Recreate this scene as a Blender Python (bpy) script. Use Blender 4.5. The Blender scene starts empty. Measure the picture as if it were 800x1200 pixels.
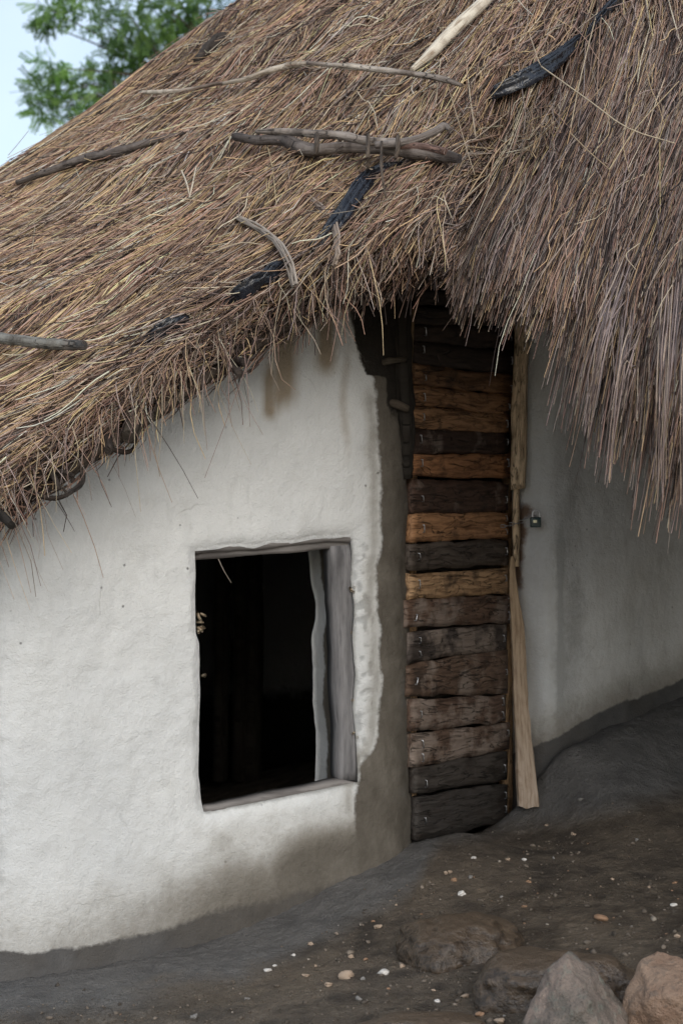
import bpy, bmesh, math, random
import numpy as np
from mathutils import Vector, Matrix

rng = np.random.default_rng(7)
random.seed(7)
SC = bpy.context.scene
COL = SC.collection

# ------------------------------------------------------------------ camera, sky, sun, exposure
F = 2400.0                       # focal length in pixels of the 800x1200 photograph
cam_d = bpy.data.cameras.new("camera")
cam = bpy.data.objects.new("camera", cam_d)
COL.objects.link(cam)
cam.location = (0, 0, 0)
cam.rotation_euler = (math.radians(90), 0, 0)
cam_d.sensor_fit = 'VERTICAL'
cam_d.sensor_height = 36
cam_d.sensor_width = 24
cam_d.lens = 36 * F / 1200
cam_d.clip_start = 0.05
cam_d.clip_end = 3000
cam_d.dof.use_dof = True
cam_d.dof.focus_distance = 5.85
cam_d.dof.aperture_fstop = 5.2
SC.camera = cam

SUN_EL, SUN_AZ = math.radians(33), math.radians(165)   # azimuth clockwise from +Y: behind the camera, a little to the right
world = bpy.data.worlds.new("World")
SC.world = world
world.use_nodes = True
nt = world.node_tree
nt.nodes.clear()
w_out = nt.nodes.new('ShaderNodeOutputWorld')
w_bg = nt.nodes.new('ShaderNodeBackground')
w_sky = nt.nodes.new('ShaderNodeTexSky')
w_sky.sky_type = 'NISHITA'
w_sky.sun_disc = False
w_sky.sun_elevation = SUN_EL
w_sky.sun_rotation = SUN_AZ
w_sky.dust_density = 2.0
w_tc = nt.nodes.new('ShaderNodeTexCoord')
w_n = nt.nodes.new('ShaderNodeTexNoise')
w_n.inputs['Scale'].default_value = 2.2
w_n.inputs['Detail'].default_value = 6
w_n.inputs['Roughness'].default_value = 0.55
w_r = nt.nodes.new('ShaderNodeMapRange')
w_r.inputs['From Min'].default_value = 0.36
w_r.inputs['From Max'].default_value = 0.68
w_r.inputs['To Min'].default_value = 0.15
w_r.inputs['To Max'].default_value = 0.62
w_mix = nt.nodes.new('ShaderNodeMixRGB')
w_mix.inputs['Color2'].default_value = (7.6, 8.3, 9.1, 1)     # thin bright cloud
nt.links.new(w_tc.outputs['Generated'], w_n.inputs['Vector'])
nt.links.new(w_n.outputs['Fac'], w_r.inputs['Value'])
nt.links.new(w_r.outputs['Result'], w_mix.inputs['Fac'])
nt.links.new(w_sky.outputs['Color'], w_mix.inputs['Color1'])
nt.links.new(w_mix.outputs['Color'], w_bg.inputs['Color'])
nt.links.new(w_bg.outputs['Background'], w_out.inputs['Surface'])
w_bg.inputs['Strength'].default_value = 0.115

sun_d = bpy.data.lights.new("sun", 'SUN')
sun_d.energy = 0.85
sun_d.angle = math.radians(40)
sun_d.color = (1.0, 0.965, 0.90)
sun = bpy.data.objects.new("sun", sun_d)
COL.objects.link(sun)
sd = Vector((math.sin(SUN_AZ) * math.cos(SUN_EL), math.cos(SUN_AZ) * math.cos(SUN_EL), math.sin(SUN_EL)))
sun.rotation_euler = sd.to_track_quat('Z', 'Y').to_euler()

SC.view_settings.view_transform = 'Standard'
SC.view_settings.look = 'None'
SC.view_settings.exposure = 0.5
SC.view_settings.gamma = 1.0
SC.render.engine = 'CYCLES'
SC.cycles.max_bounces = 6

# ------------------------------------------------------------------ small helpers
def P(px, py, Y):
    return np.array(((px - 400) / F * Y, Y, (600 - py) / F * Y))

def project(v):
    return 400 + v[..., 0] / v[..., 1] * F, 600 - v[..., 2] / v[..., 1] * F

def sstep(a, b, x):
    t = np.clip((x - a) / (b - a), 0, 1)
    return t * t * (3 - 2 * t)

def _h(i, j, k, s):
    n = (i.astype(np.int64) * 374761393 + j.astype(np.int64) * 668265263 + k.astype(np.int64) * 1274126177 + s * 974634777) & 0xFFFFFFFF
    n = ((n ^ (n >> 13)) * 1274126177) & 0xFFFFFFFF
    n = (n ^ (n >> 16)) & 0xFFFFFF
    return n / float(0xFFFFFF)

def vn(p, s=0):
    """value noise, -1..1, p (...,3)"""
    p = np.asarray(p, float)
    i = np.floor(p).astype(np.int64)
    f = p - i
    f = f * f * (3 - 2 * f)
    r = 0
    for a in (0, 1):
        for b in (0, 1):
            for c in (0, 1):
                w = (f[..., 0] if a else 1 - f[..., 0]) * (f[..., 1] if b else 1 - f[..., 1]) * (f[..., 2] if c else 1 - f[..., 2])
                r = r + w * _h(i[..., 0] + a, i[..., 1] + b, i[..., 2] + c, s)
    return r * 2 - 1

def fbm(p, s=0, o=4):
    p = np.asarray(p, float)
    r, a = 0, 1.0
    for q in range(o):
        r = r + a * vn(p * (2 ** q), s + q)
        a *= 0.5
    return r / 2

def n2(x, y, s=0, o=4):
    x, y = np.broadcast_arrays(np.asarray(x, float), np.asarray(y, float))
    return fbm(np.stack([x, y, np.full_like(x, 0.37 + s)], -1), s, o)

def mesh_np(name, verts, quads, attrs=None, smooth=True):
    """mesh from numpy arrays; quads (M,4) or (M,3)"""
    me = bpy.data.meshes.new(name)
    verts = np.asarray(verts, np.float32)
    quads = np.asarray(quads, np.int32)
    k = quads.shape[1]
    me.vertices.add(len(verts))
    me.vertices.foreach_set('co', verts.ravel())
    me.loops.add(quads.size)
    me.loops.foreach_set('vertex_index', quads.ravel())
    me.polygons.add(len(quads))
    me.polygons.foreach_set('loop_start', np.arange(len(quads), dtype=np.int32) * k)
    me.polygons.foreach_set('loop_total', np.full(len(quads), k, np.int32))
    if smooth:
        me.polygons.foreach_set('use_smooth', np.ones(len(quads), bool))
    me.update(calc_edges=True)
    for an, av in (attrs or {}).items():
        av = np.asarray(av, np.float32)
        if av.ndim == 1:
            a = me.attributes.new(an, 'FLOAT', 'POINT')
            a.data.foreach_set('value', av)
        elif av.shape[1] == 3:
            a = me.attributes.new(an, 'FLOAT_VECTOR', 'POINT')
            a.data.foreach_set('vector', av.ravel())
    me.validate()
    return me

def tubes(paths, radii, sides=3, closed=True):
    """paths (N,K,3), radii (N,K) -> verts (N*K*sides,3), quads"""
    paths = np.asarray(paths, float)
    N, K, _ = paths.shape
    radii = np.broadcast_to(radii, (N, K))
    t = np.gradient(paths, axis=1)
    t /= np.linalg.norm(t, axis=2, keepdims=True) + 1e-9
    ref = np.where(np.abs(t[:, :1, 2:3]) > 0.9, np.array([1.0, 0, 0]), np.array([0, 0, 1.0]))
    a = np.cross(t, np.broadcast_to(ref, t.shape))
    a /= np.linalg.norm(a, axis=2, keepdims=True) + 1e-9
    b = np.cross(t, a)
    ang = np.arange(sides) / sides * 2 * np.pi
    v = paths[:, :, None, :] + radii[:, :, None, None] * (a[:, :, None, :] * np.cos(ang)[None, None, :, None] + b[:, :, None, :] * np.sin(ang)[None, None, :, None])
    v = v.reshape(-1, 3)
    base = (np.arange(N) * K * sides)[:, None, None]
    kk = np.arange(K - 1)[None, :, None] * sides
    ss = np.arange(sides)[None, None, :]
    s2 = (ss + 1) % sides
    q = np.stack([base + kk + ss, base + kk + s2, base + kk + sides + s2, base + kk + sides + ss], -1).reshape(-1, 4)
    return v, q

def add(name, me, mat, parent=None, label=None, kind=None):
    o = bpy.data.objects.new(name, me)
    COL.objects.link(o)
    if mat is not None and not len(me.materials):
        me.materials.append(mat)
    if parent is not None:
        o.parent = parent
        r = parent
        loc = Vector((0, 0, 0))
        while r is not None:
            loc += r.location
            r = r.parent
        o.matrix_parent_inverse = Matrix.Translation(-loc)
    if label:
        o['label'] = label
    if kind:
        o['kind'] = kind
    return o

def thing(name, label, cat, loc, group=None):
    o = bpy.data.objects.new(name, None)
    COL.objects.link(o)
    o.location = Vector(loc)
    o.empty_display_size = 0.1
    o['label'] = label
    o['category'] = cat
    if group:
        o['group'] = group
    return o

def tag(o, label, cat, group=None):
    o['label'] = label
    o['category'] = cat
    if group:
        o['group'] = group
    return o

def smooth_path(pts, n):
    """Catmull-Rom through pts -> n points"""
    pts = np.asarray(pts, float)
    p = np.vstack([2 * pts[0] - pts[1], pts, 2 * pts[-1] - pts[-2]])
    m = len(pts) - 1
    u = np.linspace(0, m - 1e-6, n)
    i = u.astype(int)
    t = (u - i)[:, None]
    p0, p1, p2, p3 = p[i], p[i + 1], p[i + 2], p[i + 3]
    return 0.5 * (2 * p1 + (p2 - p0) * t + (2 * p0 - 5 * p1 + 4 * p2 - p3) * t ** 2 + (3 * p1 - p0 - 3 * p2 + p3) * t ** 3)

# ------------------------------------------------------------------ materials
class NT:
    def __init__(self, name):
        self.m = bpy.data.materials.new(name)
        self.m.use_nodes = True
        self.t = self.m.node_tree
        self.t.nodes.clear()
        self.out = self.n('ShaderNodeOutputMaterial')
        self.b = self.n('ShaderNodeBsdfPrincipled')
        self.l(self.b.outputs[0], self.out.inputs[0])
    def n(self, typ, **kw):
        x = self.t.nodes.new(typ)
        for k, v in kw.items():
            if k.startswith('_'):
                setattr(x, k[1:], v)
            else:
                x.inputs[k.replace('_', ' ')].default_value = v
        return x
    def l(self, a, b):
        self.t.links.new(a, b)
    def attr(self, name, out='Fac'):
        return self.n('ShaderNodeAttribute', _attribute_name=name).outputs[out]
    def obj(self, scale=(1, 1, 1)):
        tc = self.n('ShaderNodeTexCoord')
        mp = self.n('ShaderNodeMapping')
        mp.inputs['Scale'].default_value = scale
        self.l(tc.outputs['Object'], mp.inputs['Vector'])
        return mp.outputs[0]
    def noise(self, vec, scale, detail=4, rough=0.55, dist=0.0):
        x = self.n('ShaderNodeTexNoise', Scale=scale, Detail=detail, Roughness=rough, Distortion=dist)
        if vec is not None:
            self.l(vec, x.inputs['Vector'])
        return x.outputs['Fac']
    def rng(self, v, a, b, c=0.0, d=1.0):
        x = self.n('ShaderNodeMapRange')
        x.inputs['From Min'].default_value = a
        x.inputs['From Max'].default_value = b
        x.inputs['To Min'].default_value = c
        x.inputs['To Max'].default_value = d
        self.l(v, x.inputs['Value'])
        return x.outputs[0]
    def math(self, op, a, b=None):
        x = self.n('ShaderNodeMath', _operation=op)
        for i, v in enumerate((a, b)):
            if v is None:
                continue
            if isinstance(v, (int, float)):
                x.inputs[i].default_value = v
            else:
                self.l(v, x.inputs[i])
        return x.outputs[0]
    def mix(self, f, a, b, mode='MIX'):
        x = self.n('ShaderNodeMixRGB', _blend_type=mode)
        for i, v in zip(('Fac', 'Color1', 'Color2'), (f, a, b)):
            if isinstance(v, (int, float)):
                x.inputs[i].default_value = v
            elif isinstance(v, tuple):
                x.inputs[i].default_value = (*v, 1)
            else:
                self.l(v, x.inputs[i])
        return x.outputs[0]
    def bump(self, h, strength=0.5, dist=0.01, prev=None):
        x = self.n('ShaderNodeBump', Strength=strength, Distance=dist)
        self.l(h, x.inputs['Height'])
        if prev is not None:
            self.l(prev, x.inputs['Normal'])
        return x.outputs[0]
    def fin(self, col, rough=0.8, normal=None, spec=0.3):
        if isinstance(col, tuple):
            self.b.inputs['Base Color'].default_value = (*col, 1)
        else:
            self.l(col, self.b.inputs['Base Color'])
        if isinstance(rough, (int, float)):
            self.b.inputs['Roughness'].default_value = rough
        else:
            self.l(rough, self.b.inputs['Roughness'])
        if normal is not None:
            self.l(normal, self.b.inputs['Normal'])
        self.b.inputs['Specular IOR Level'].default_value = spec
        return self.m

def mat_straw():
    k = NT('straw')
    c = k.attr('Col', 'Color')
    n = k.noise(k.obj(), 60, 2)
    c2 = k.mix(k.rng(n, 0.3, 0.7, 0, 0.35), c, (0.08, 0.06, 0.05))
    return k.fin(c2, 0.62, None, 0.35)

def mat_wall():
    """limewashed mud plaster; attributes: mud, dark, soot, rust (all stains with their own shapes)"""
    k = NT('limewashed_mud')
    v = k.obj()
    big = k.noise(v, 2.2, 5)
    mid = k.noise(v, 11, 5, 0.6)
    fine = k.noise(v, 60, 4, 0.65)
    grit = k.noise(v, 190, 3, 0.6)
    vs = k.obj((1, 1, 0.22))
    streak = k.noise(vs, 38, 4, 0.6)
    c = k.mix(k.rng(big, 0.35, 0.7), (0.585, 0.60, 0.602), (0.675, 0.688, 0.682))
    c = k.mix(k.rng(mid, 0.50, 0.78, 0, 0.30), c, (0.47, 0.475, 0.455))
    c = k.mix(k.rng(streak, 0.55, 0.8, 0, 0.28), c, (0.42, 0.43, 0.42))
    # dark specks and pits
    vo = k.n('ShaderNodeTexVoronoi', Scale=16.0)
    k.l(v, vo.inputs['Vector'])
    speck = k.math('MULTIPLY', k.rng(vo.outputs['Distance'], 0.035, 0.085, 1, 0), k.rng(k.noise(v, 7, 2), 0.52, 0.58))
    c = k.mix(k.math('MULTIPLY', speck, 0.75), c, (0.10, 0.10, 0.10))
    wob = k.math('MULTIPLY', k.math('SUBTRACT', fine, 0.5), 0.55)
    wob2 = k.math('ADD', wob, k.math('MULTIPLY', k.math('SUBTRACT', mid, 0.5), 0.7))
    wob3 = k.math('MULTIPLY', wob2, 0.45)
    def m(a, lo, hi):
        return k.rng(k.math('ADD', k.attr(a), wob3 if a in ('damp', 'rust') else wob2), lo, hi)
    grey = k.mix(mid, (0.30, 0.31, 0.31), (0.40, 0.41, 0.41))
    c = k.mix(k.math('MULTIPLY', m('worn_shade', 0.30, 0.75), 0.75), c, grey)
    rust = k.mix(fine, (0.20, 0.145, 0.085), (0.30, 0.235, 0.15))
    c = k.mix(k.math('MULTIPLY', m('rust', 0.10, 1.0), 0.85), c, rust)
    mud = k.mix(k.rng(mid, 0.3, 0.7), (0.088, 0.077, 0.063), (0.158, 0.142, 0.119))
    mud = k.mix(k.rng(streak, 0.5, 0.75, 0, 0.6), mud, (0.085, 0.075, 0.06))
    lite = k.mix(fine, (0.25, 0.225, 0.185), (0.36, 0.335, 0.285))
    c = k.mix(k.math('MULTIPLY', m('damp', 0.10, 0.80), 0.85), c, lite)
    c = k.mix(k.math('MULTIPLY', m('damp', 0.36, 0.98), 0.95), c, mud)
    c = k.mix(m('mud', 0.28, 0.62), c, mud)
    dk = k.mix(k.rng(mid, 0.3, 0.7), (0.056, 0.057, 0.059), (0.105, 0.107, 0.11))
    dk = k.mix(k.rng(big, 0.45, 0.65, 0, 0.5), dk, (0.10, 0.088, 0.074))
    dk = k.mix(k.math('MULTIPLY', m('damp', 0.6, 1.1), 0.7), dk, (0.085, 0.072, 0.056))
    c = k.mix(m('dark', 0.32, 0.68), c, dk)
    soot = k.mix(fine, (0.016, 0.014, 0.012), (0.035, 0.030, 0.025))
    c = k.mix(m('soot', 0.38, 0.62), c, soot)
    clay = k.mix(fine, (0.15, 0.095, 0.068), (0.24, 0.17, 0.125))
    c = k.mix(m('clay', 0.25, 0.75), c, clay)
    ve = k.n('ShaderNodeTexVoronoi', Scale=4.2, _feature='DISTANCE_TO_EDGE')
    wv = k.n('ShaderNodeMixRGB', Fac=0.10)
    k.l(v, wv.inputs['Color1'])
    nz3 = k.n('ShaderNodeTexNoise', Scale=9.0, Detail=4.0)
    k.l(v, nz3.inputs['Vector']); k.l(nz3.outputs['Color'], wv.inputs['Color2'])
    k.l(wv.outputs[0], ve.inputs['Vector'])
    crack = k.math('MULTIPLY', k.rng(ve.outputs['Distance'], 0.0, 0.012, 1, 0), k.rng(k.noise(v, 3.1, 3), 0.60, 0.70))
    c = k.mix(k.math('MULTIPLY', crack, 0.25), c, (0.16, 0.15, 0.135))
    b = k.bump(mid, 0.16, 0.02)
    b = k.bump(k.math('MULTIPLY', crack, -1.0), 0.25, 0.004, b)
    b = k.bump(fine, 0.52, 0.008, b)
    b = k.bump(grit, 0.6, 0.004, b)
    b = k.bump(k.math('MULTIPLY', speck, -1.0), 0.4, 0.006, b)
    return k.fin(c, 0.85, b, 0.2)

def mat_ground():
    k = NT('wet_earth')
    v = k.obj()
    big = k.noise(v, 1.8, 5)
    mid = k.noise(v, 9, 6, 0.6)
    fine = k.noise(v, 55, 5, 0.65)
    grit = k.noise(v, 220, 3, 0.6)
    c = k.mix(k.rng(mid, 0.38, 0.64), (0.048, 0.037, 0.027), (0.165, 0.132, 0.098))
    c = k.mix(k.rng(big, 0.45, 0.7, 0, 0.55), c, (0.190, 0.150, 0.108))
    c = k.mix(k.rng(fine, 0.55, 0.8, 0, 0.6), c, (0.115, 0.098, 0.078))
    sm = k.math('ADD', k.attr('plaster'), k.math('MULTIPLY', k.math('SUBTRACT', mid, 0.5), 0.6))
    grey = k.mix(k.rng(mid, 0.3, 0.75), (0.105, 0.101, 0.097), (0.20, 0.192, 0.182))
    grey = k.mix(k.rng(fine, 0.6, 0.8, 0, 0.4), grey, (0.15, 0.15, 0.15))
    pf = k.rng(sm, 0.3, 0.75)
    c = k.mix(pf, c, grey)
    oc = k.math('MULTIPLY', k.rng(k.math('ADD', k.attr('ochre'), k.math('MULTIPLY', k.math('SUBTRACT', mid, 0.5), 1.2)), 0.4, 1.0), 0.7)
    c = k.mix(oc, c, (0.13, 0.098, 0.066))
    far = k.attr('far')
    c = k.mix(far, c, k.mix(k.rng(k.noise(v, 0.12, 5), 0.5, 0.75), (0.36, 0.29, 0.21), (0.09, 0.12, 0.04)))
    wet = k.rng(k.math('ADD', mid, k.math('MULTIPLY', k.attr('wet'), 0.40)), 0.42, 0.75)
    rough = k.rng(wet, 0, 1, 0.70, 0.22)
    b = k.bump(mid, 0.7, 0.04)
    b = k.bump(fine, 0.9, 0.014, b)
    b = k.bump(grit, 0.7, 0.005, b)
    return k.fin(c, rough, b, 0.5)

def mat_wood(name, bump=0.38, rough=0.62):
    """wood from attributes Col, gp (along, across, seed) and patch"""
    k = NT(name)
    mp = k.n('ShaderNodeMapping')
    mp.inputs['Scale'].default_value = (1.0, 9.0, 1.0)
    k.l(k.attr('gp', 'Vector'), mp.inputs['Vector'])
    g = mp.outputs[0]
    grain = k.noise(g, 9, 6, 0.62, 0.6)
    fine = k.noise(g, 40, 4, 0.6, 0.3)
    raw = k.attr('gp', 'Vector')
    blot = k.noise(raw, 7.5, 5, 0.62)
    blot2 = k.noise(raw, 13, 5, 0.62, 0.4)
    c = k.attr('Col', 'Color')
    c1 = k.mix(1.0, c, (0.36, 0.32, 0.29), 'MULTIPLY')
    c = k.mix(k.rng(grain, 0.42, 0.66), c, c1)
    c = k.mix(k.rng(fine, 0.55, 0.72, 0, 0.45), c, k.mix(1.0, c, (0.3, 0.27, 0.25), 'MULTIPLY'))
    c = k.mix(k.rng(blot2, 0.52, 0.66, 0, 0.65), c, (0.030, 0.022, 0.018))
    pt = k.math('MULTIPLY', k.rng(k.math('ADD', blot, k.attr('patch')), 0.94, 1.06), 0.75)
    c = k.mix(pt, c, k.mix(grain, (0.40, 0.335, 0.29), (0.14, 0.105, 0.082)))
    split = k.rng(k.noise(g, 3.5, 3, 0.5, 1.2), 0.485, 0.5, 0, 1)
    split = k.math('MULTIPLY', split, k.rng(k.noise(g, 3.5, 3, 0.5, 1.2), 0.5, 0.515, 1, 0))
    c = k.mix(k.math('MULTIPLY', split, 0.8), c, (0.012, 0.010, 0.008))
    b = k.bump(grain, bump, 0.010)
    b = k.bump(fine, bump * 0.8, 0.004, b)
    b = k.bump(k.math('MULTIPLY', split, -1.0), 0.8, 0.006, b)
    return k.fin(c, rough, b, 0.3)

def mat_plain(name, c0, c1, scale=20, rough=0.7, bump=0.4, bd=0.01, spec=0.3, metal=0.0, stretch=(1, 1, 1)):
    k = NT(name)
    v = k.obj(stretch)
    a = k.noise(v, scale, 5, 0.6)
    b_ = k.noise(v, scale * 5, 4, 0.6)
    c = k.mix(k.rng(a, 0.35, 0.68), c0, c1)
    c = k.mix(k.rng(b_, 0.55, 0.75, 0, 0.5), c, tuple(x * 0.5 for x in c0))
    n = k.bump(a, bump, bd)
    n = k.bump(b_, bump, bd * 0.3, n)
    k.b.inputs['Metallic'].default_value = metal
    return k.fin(c, rough, n, spec)

M_STRAW = mat_straw()
M_WALL = mat_wall()
M_GROUND = mat_ground()
M_PLANK = mat_wood('weathered_plank')
M_POLE = mat_wood('bark_pole', 0.8, 0.85)
M_DECK = mat_plain('thatch_underside', (0.030, 0.024, 0.019), (0.085, 0.066, 0.050), 30, 0.9, 0.9, 0.03)
M_DARKWOOD = mat_plain('shade_dark_timber', (0.018, 0.015, 0.012), (0.050, 0.042, 0.034), 25, 0.8, 0.7, 0.01, stretch=(1, 1, 0.15))  # near-black colour stands in for shade behind and above the door
M_GREYWOOD = mat_plain('grey_timber', (0.095, 0.093, 0.096), (0.25, 0.245, 0.25), 34, 0.8, 0.8, 0.006, stretch=(1, 1, 0.12))
M_GREYWOODH = mat_plain('grey_timber_across', (0.11, 0.10, 0.095), (0.24, 0.225, 0.215), 26, 0.8, 0.6, 0.006, stretch=(0.15, 0.15, 1))
M_STEEL = mat_plain('bright_steel', (0.55, 0.56, 0.58), (0.7, 0.7, 0.72), 80, 0.35, 0.1, 0.001, 0.5, 1.0)
M_RUSTST = mat_plain('dull_steel', (0.25, 0.24, 0.24), (0.38, 0.37, 0.37), 60, 0.45, 0.2, 0.001, 0.5, 1.0)
M_LOCK = mat_plain('green_enamel', (0.010, 0.032, 0.034), (0.018, 0.05, 0.05), 90, 0.3, 0.1, 0.001, 0.5)
M_BRASS = mat_plain('worn_brass', (0.55, 0.55, 0.42), (0.7, 0.68, 0.5), 90, 0.35, 0.1, 0.001, 0.5, 0.8)

# ------------------------------------------------------------------ the roof cone
CX, CY, ZA, MS = 1.09, 8.7, 3.26, 0.823

def cone_z(x, y):
    return ZA - MS * np.hypot(x - CX, y - CY)

def cone_hit(px, py):
    a, b = (px - 400) / F, (600 - py) / F
    A = MS ** 2 * (a * a + 1) - b * b
    B = -2 * MS ** 2 * (a * CX + CY) + 2 * ZA * b
    C = MS ** 2 * (CX ** 2 + CY ** 2) - ZA ** 2
    d = np.maximum(B * B - 4 * A * C, 0)
    Y = (-B - np.sqrt(d)) / (2 * A)
    return np.stack([a * Y, Y, b * Y], -1) if np.ndim(px) else np.array([a * Y, Y, b * Y])

def pol(v):
    return np.arctan2(v[..., 0] - CX, CY - v[..., 1]), np.hypot(v[..., 0] - CX, v[..., 1] - CY)

def cone_pt(th, r, off=0.0):
    x, y = CX + r * np.sin(th), CY - r * np.cos(th)
    n = np.stack([MS * np.sin(th), -MS * np.cos(th), np.ones_like(th)], -1) / math.hypot(MS, 1)
    return np.stack([x, y, ZA - MS * r], -1) + n * np.asarray(off)[..., None]

EAVE_PX = [(0, 568), (60, 515), (130, 470), (200, 424), (260, 388), (320, 346), (380, 318), (430, 298), (480, 282), (510, 272),
           (545, 288), (585, 308), (620, 322), (660, 335), (700, 360), (760, 400), (820, 425)]
_e = np.array([cone_hit(*p) for p in EAVE_PX])
_et, _er = pol(_e)
_o = np.argsort(_et)
_et = np.concatenate([[-math.pi, -1.1, -0.75], _et[_o], [_et.max() + 0.25, math.pi]])
_er = np.concatenate([[3.8, 3.85, 3.9], _er[_o], [3.8, 3.8]])

def eave_r(th):
    th = (np.asarray(th) + math.pi) % (2 * math.pi) - math.pi
    return np.interp(th, _et, _er)

SEAM = np.array([(760, -120), (715, -20), (650, 75), (570, 112), (545, 200), (515, 285), (500, 340)], float)
def seam_x(py):
    return np.interp(py, SEAM[:, 1], SEAM[:, 0])

def course(th, r):
    # uneven courses: each layer laid over the one below
    q = (eave_r(th) - r) / 0.62 + 0.35 * n2(th * 7, r * 0.8, 15, 2)
    f = q - np.floor(q)
    return 0.040 * sstep(-0.95, -0.65, th) * ((1 - f) * sstep(0.0, 0.12, f) - 0.5) * sstep(0.05, 0.35, q) * (th < -0.2)

def seam_step(th, r):
    q = np.stack([CX + r * np.sin(th), np.maximum(CY - r * np.cos(th), 1.0), ZA - MS * r], -1)
    x, y = project(q)
    d = x - seam_x(y)
    f = sstep(60, 110, y) * sstep(420, 330, y)
    return (-0.12 * sstep(-8, 14, d) * np.exp(-np.maximum(d, 0) / 55) + 0.02 * sstep(-110, -15, d) * sstep(12, -4, d)) * f

def lump(th, r):
    tw = (np.asarray(th) + math.pi) % (2 * math.pi) - math.pi
    return 0.042 * n2(th * 9, r * 2.2, 5, 3) + course(tw, np.asarray(r)) + 0.014 * n2(th * 40, r * 6, 6, 2) + 0.020 * n2(th * 85 + r * 8, r * 3, 7, 2) + seam_step(tw, np.asarray(r)) + 0.085 * sstep(-0.70, -1.10, tw) * np.interp(r, [1.4, 3.0], [0.35, 1.1])

# ------------------------------------------------------------------ ground
def tps(ctrl, x, y):
    c = np.asarray(ctrl, float)
    def U(r2):
        return np.where(r2 > 0, r2 * np.log(r2 + 1e-12), 0)
    n = len(c)
    K = U((c[:, None, 0] - c[None, :, 0]) ** 2 + (c[:, None, 1] - c[None, :, 1]) ** 2) + 1e-3 * np.eye(n)
    Pm = np.column_stack([np.ones(n), c[:, :2]])
    A = np.zeros((n + 3, n + 3))
    A[:n, :n], A[:n, n:], A[n:, :n] = K, Pm, Pm.T
    w = np.linalg.solve(A, np.concatenate([c[:, 2], np.zeros(3)]))
    out = w[n] + w[n + 1] * x + w[n + 2] * y
    for i in range(n):
        out = out + w[i] * U((x - c[i, 0]) ** 2 + (y - c[i, 1]) ** 2)
    return out

def gp(px, py, Y):
    return tuple(P(px, py, Y))
GC = [gp(0, 1172, 5.62), gp(150, 1150, 5.74), gp(300, 1110, 5.95), gp(400, 1060, 6.12), gp(488, 996, 6.38), gp(545, 977, 6.70), gp(590, 961, 6.93), gp(600, 956, 7.08), gp(632, 955, 6.86),
      gp(655, 886, 6.96), gp(690, 868, 7.04), gp(720, 851, 7.15), gp(800, 820, 7.47), gp(632, 912, 6.96), gp(760, 874, 7.05), gp(700, 905, 6.85), gp(800, 900, 7.0), gp(800, 985, 6.45), gp(650, 985, 6.62),
      gp(400, 1200, 5.12), gp(600, 1200, 4.98), gp(800, 1200, 4.86), gp(100, 1200, 5.38), gp(0, 1200, 5.45), gp(550, 1080, 5.85), gp(800, 1100, 5.5),
      (-2.5, 5.5, -1.62), (-2, 3.5, -1.7), (0, 3.5, -1.6), (1.6, 3.5, -1.5), (2.8, 5, -1.15), (2.8, 6.6, -0.85), (3, 7.8, -0.6),
      (0, 8, -1.02), (1, 9, -0.9), (-1.5, 8, -1.4), (-3, 8, -1.6), (4, 10, -0.9)]

def ground_z(x, y):
    x, y = np.asarray(x, float), np.asarray(y, float)
    d = np.hypot(x - 0.5, y - 6.2)
    k = sstep(2.6, 6.0, d)
    z = tps(GC, np.clip(x, -3.2, 4.2), np.clip(y, 3.2, 10.2))
    z = np.minimum(z, -0.56)
    far = -1.55 + 0.5 * n2(x * 0.03, y * 0.03, 3, 3) * sstep(5, 60, d)
    z = z * (1 - k) + far * k
    near = 1 - sstep(3, 6, d)
    z = z + near * (0.014 * n2(x * 5, y * 5, 11, 4) + 0.008 * n2(x * 22, y * 22, 12, 3) + 0.005 * n2(x * 55, y * 55, 13, 3))
    return z

def ground_hit(px, py):
    a, b = (px - 400) / F, (600 - py) / F
    Y = np.linspace(4.0, 7.6, 1500)
    d = b * Y - ground_z(a * Y, Y)
    i = int(np.argmax(d < 0))
    return np.array([a * Y[i], Y[i], float(ground_z(a * Y[i], Y[i]))])

def spread(a, b, n, far):
    core = np.linspace(a, b, n)
    g = (1.28 ** np.arange(1, 60)) * 0.02
    g = np.cumsum(g)
    g = g[g < far]
    return np.concatenate([(a - g)[::-1], core, b + g])
gx, gy = spread(-1.2, 1.5, 430, 900), spread(4.7, 7.6, 460, 900)
GX, GY = np.meshgrid(gx, gy)
GZ = ground_z(GX, GY)
def grid_quads(ny, nx):
    i = np.arange(ny * nx).reshape(ny, nx)
    return np.stack([i[:-1, :-1], i[:-1, 1:], i[1:, 1:], i[1:, :-1]], -1).reshape(-1, 4)
gv = np.stack([GX, GY, GZ], -1).reshape(-1, 3)
gpx, gpy = project(np.where(gv[:, 1:2] < 0.5, [[0, 0.5, 0]], gv))
# smeared grey plaster apron: along the window wall and up the bank of the right wall
ap_edge = np.interp(gpx, [-50, 0, 150, 280, 380, 480, 520, 640, 720, 800, 900], [1190, 1190, 1180, 1150, 1100, 1045, 985, 965, 950, 930, 905])
nearm = ((gv[:, 1] > 4.5) & (gv[:, 1] < 8)).astype(float)
plaster = sstep(45, -40, gpy - ap_edge) * nearm
plaster *= np.where(gpx > 500, 0.9, 1.0)
wet = nearm * (sstep(500, 640, gpx) * sstep(1010, 1080, gpy) + 0.6 * sstep(780, 700, gpx) * sstep(1140, 1190, gpy))
ochre = nearm * np.maximum(np.exp(-((gpx - 230) / 90) ** 2 - ((gpy - 1165) / 30) ** 2), 0.8 * np.exp(-((gpx - 330) / 60) ** 2 - ((gpy - 1140) / 25) ** 2))
farA = sstep(3.2, 5.0, np.hypot(gv[:, 0] - 0.4, (gv[:, 1] - 6.9) * 1.0))  # unseen yard coloured pale to bounce light under the eaves
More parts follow.
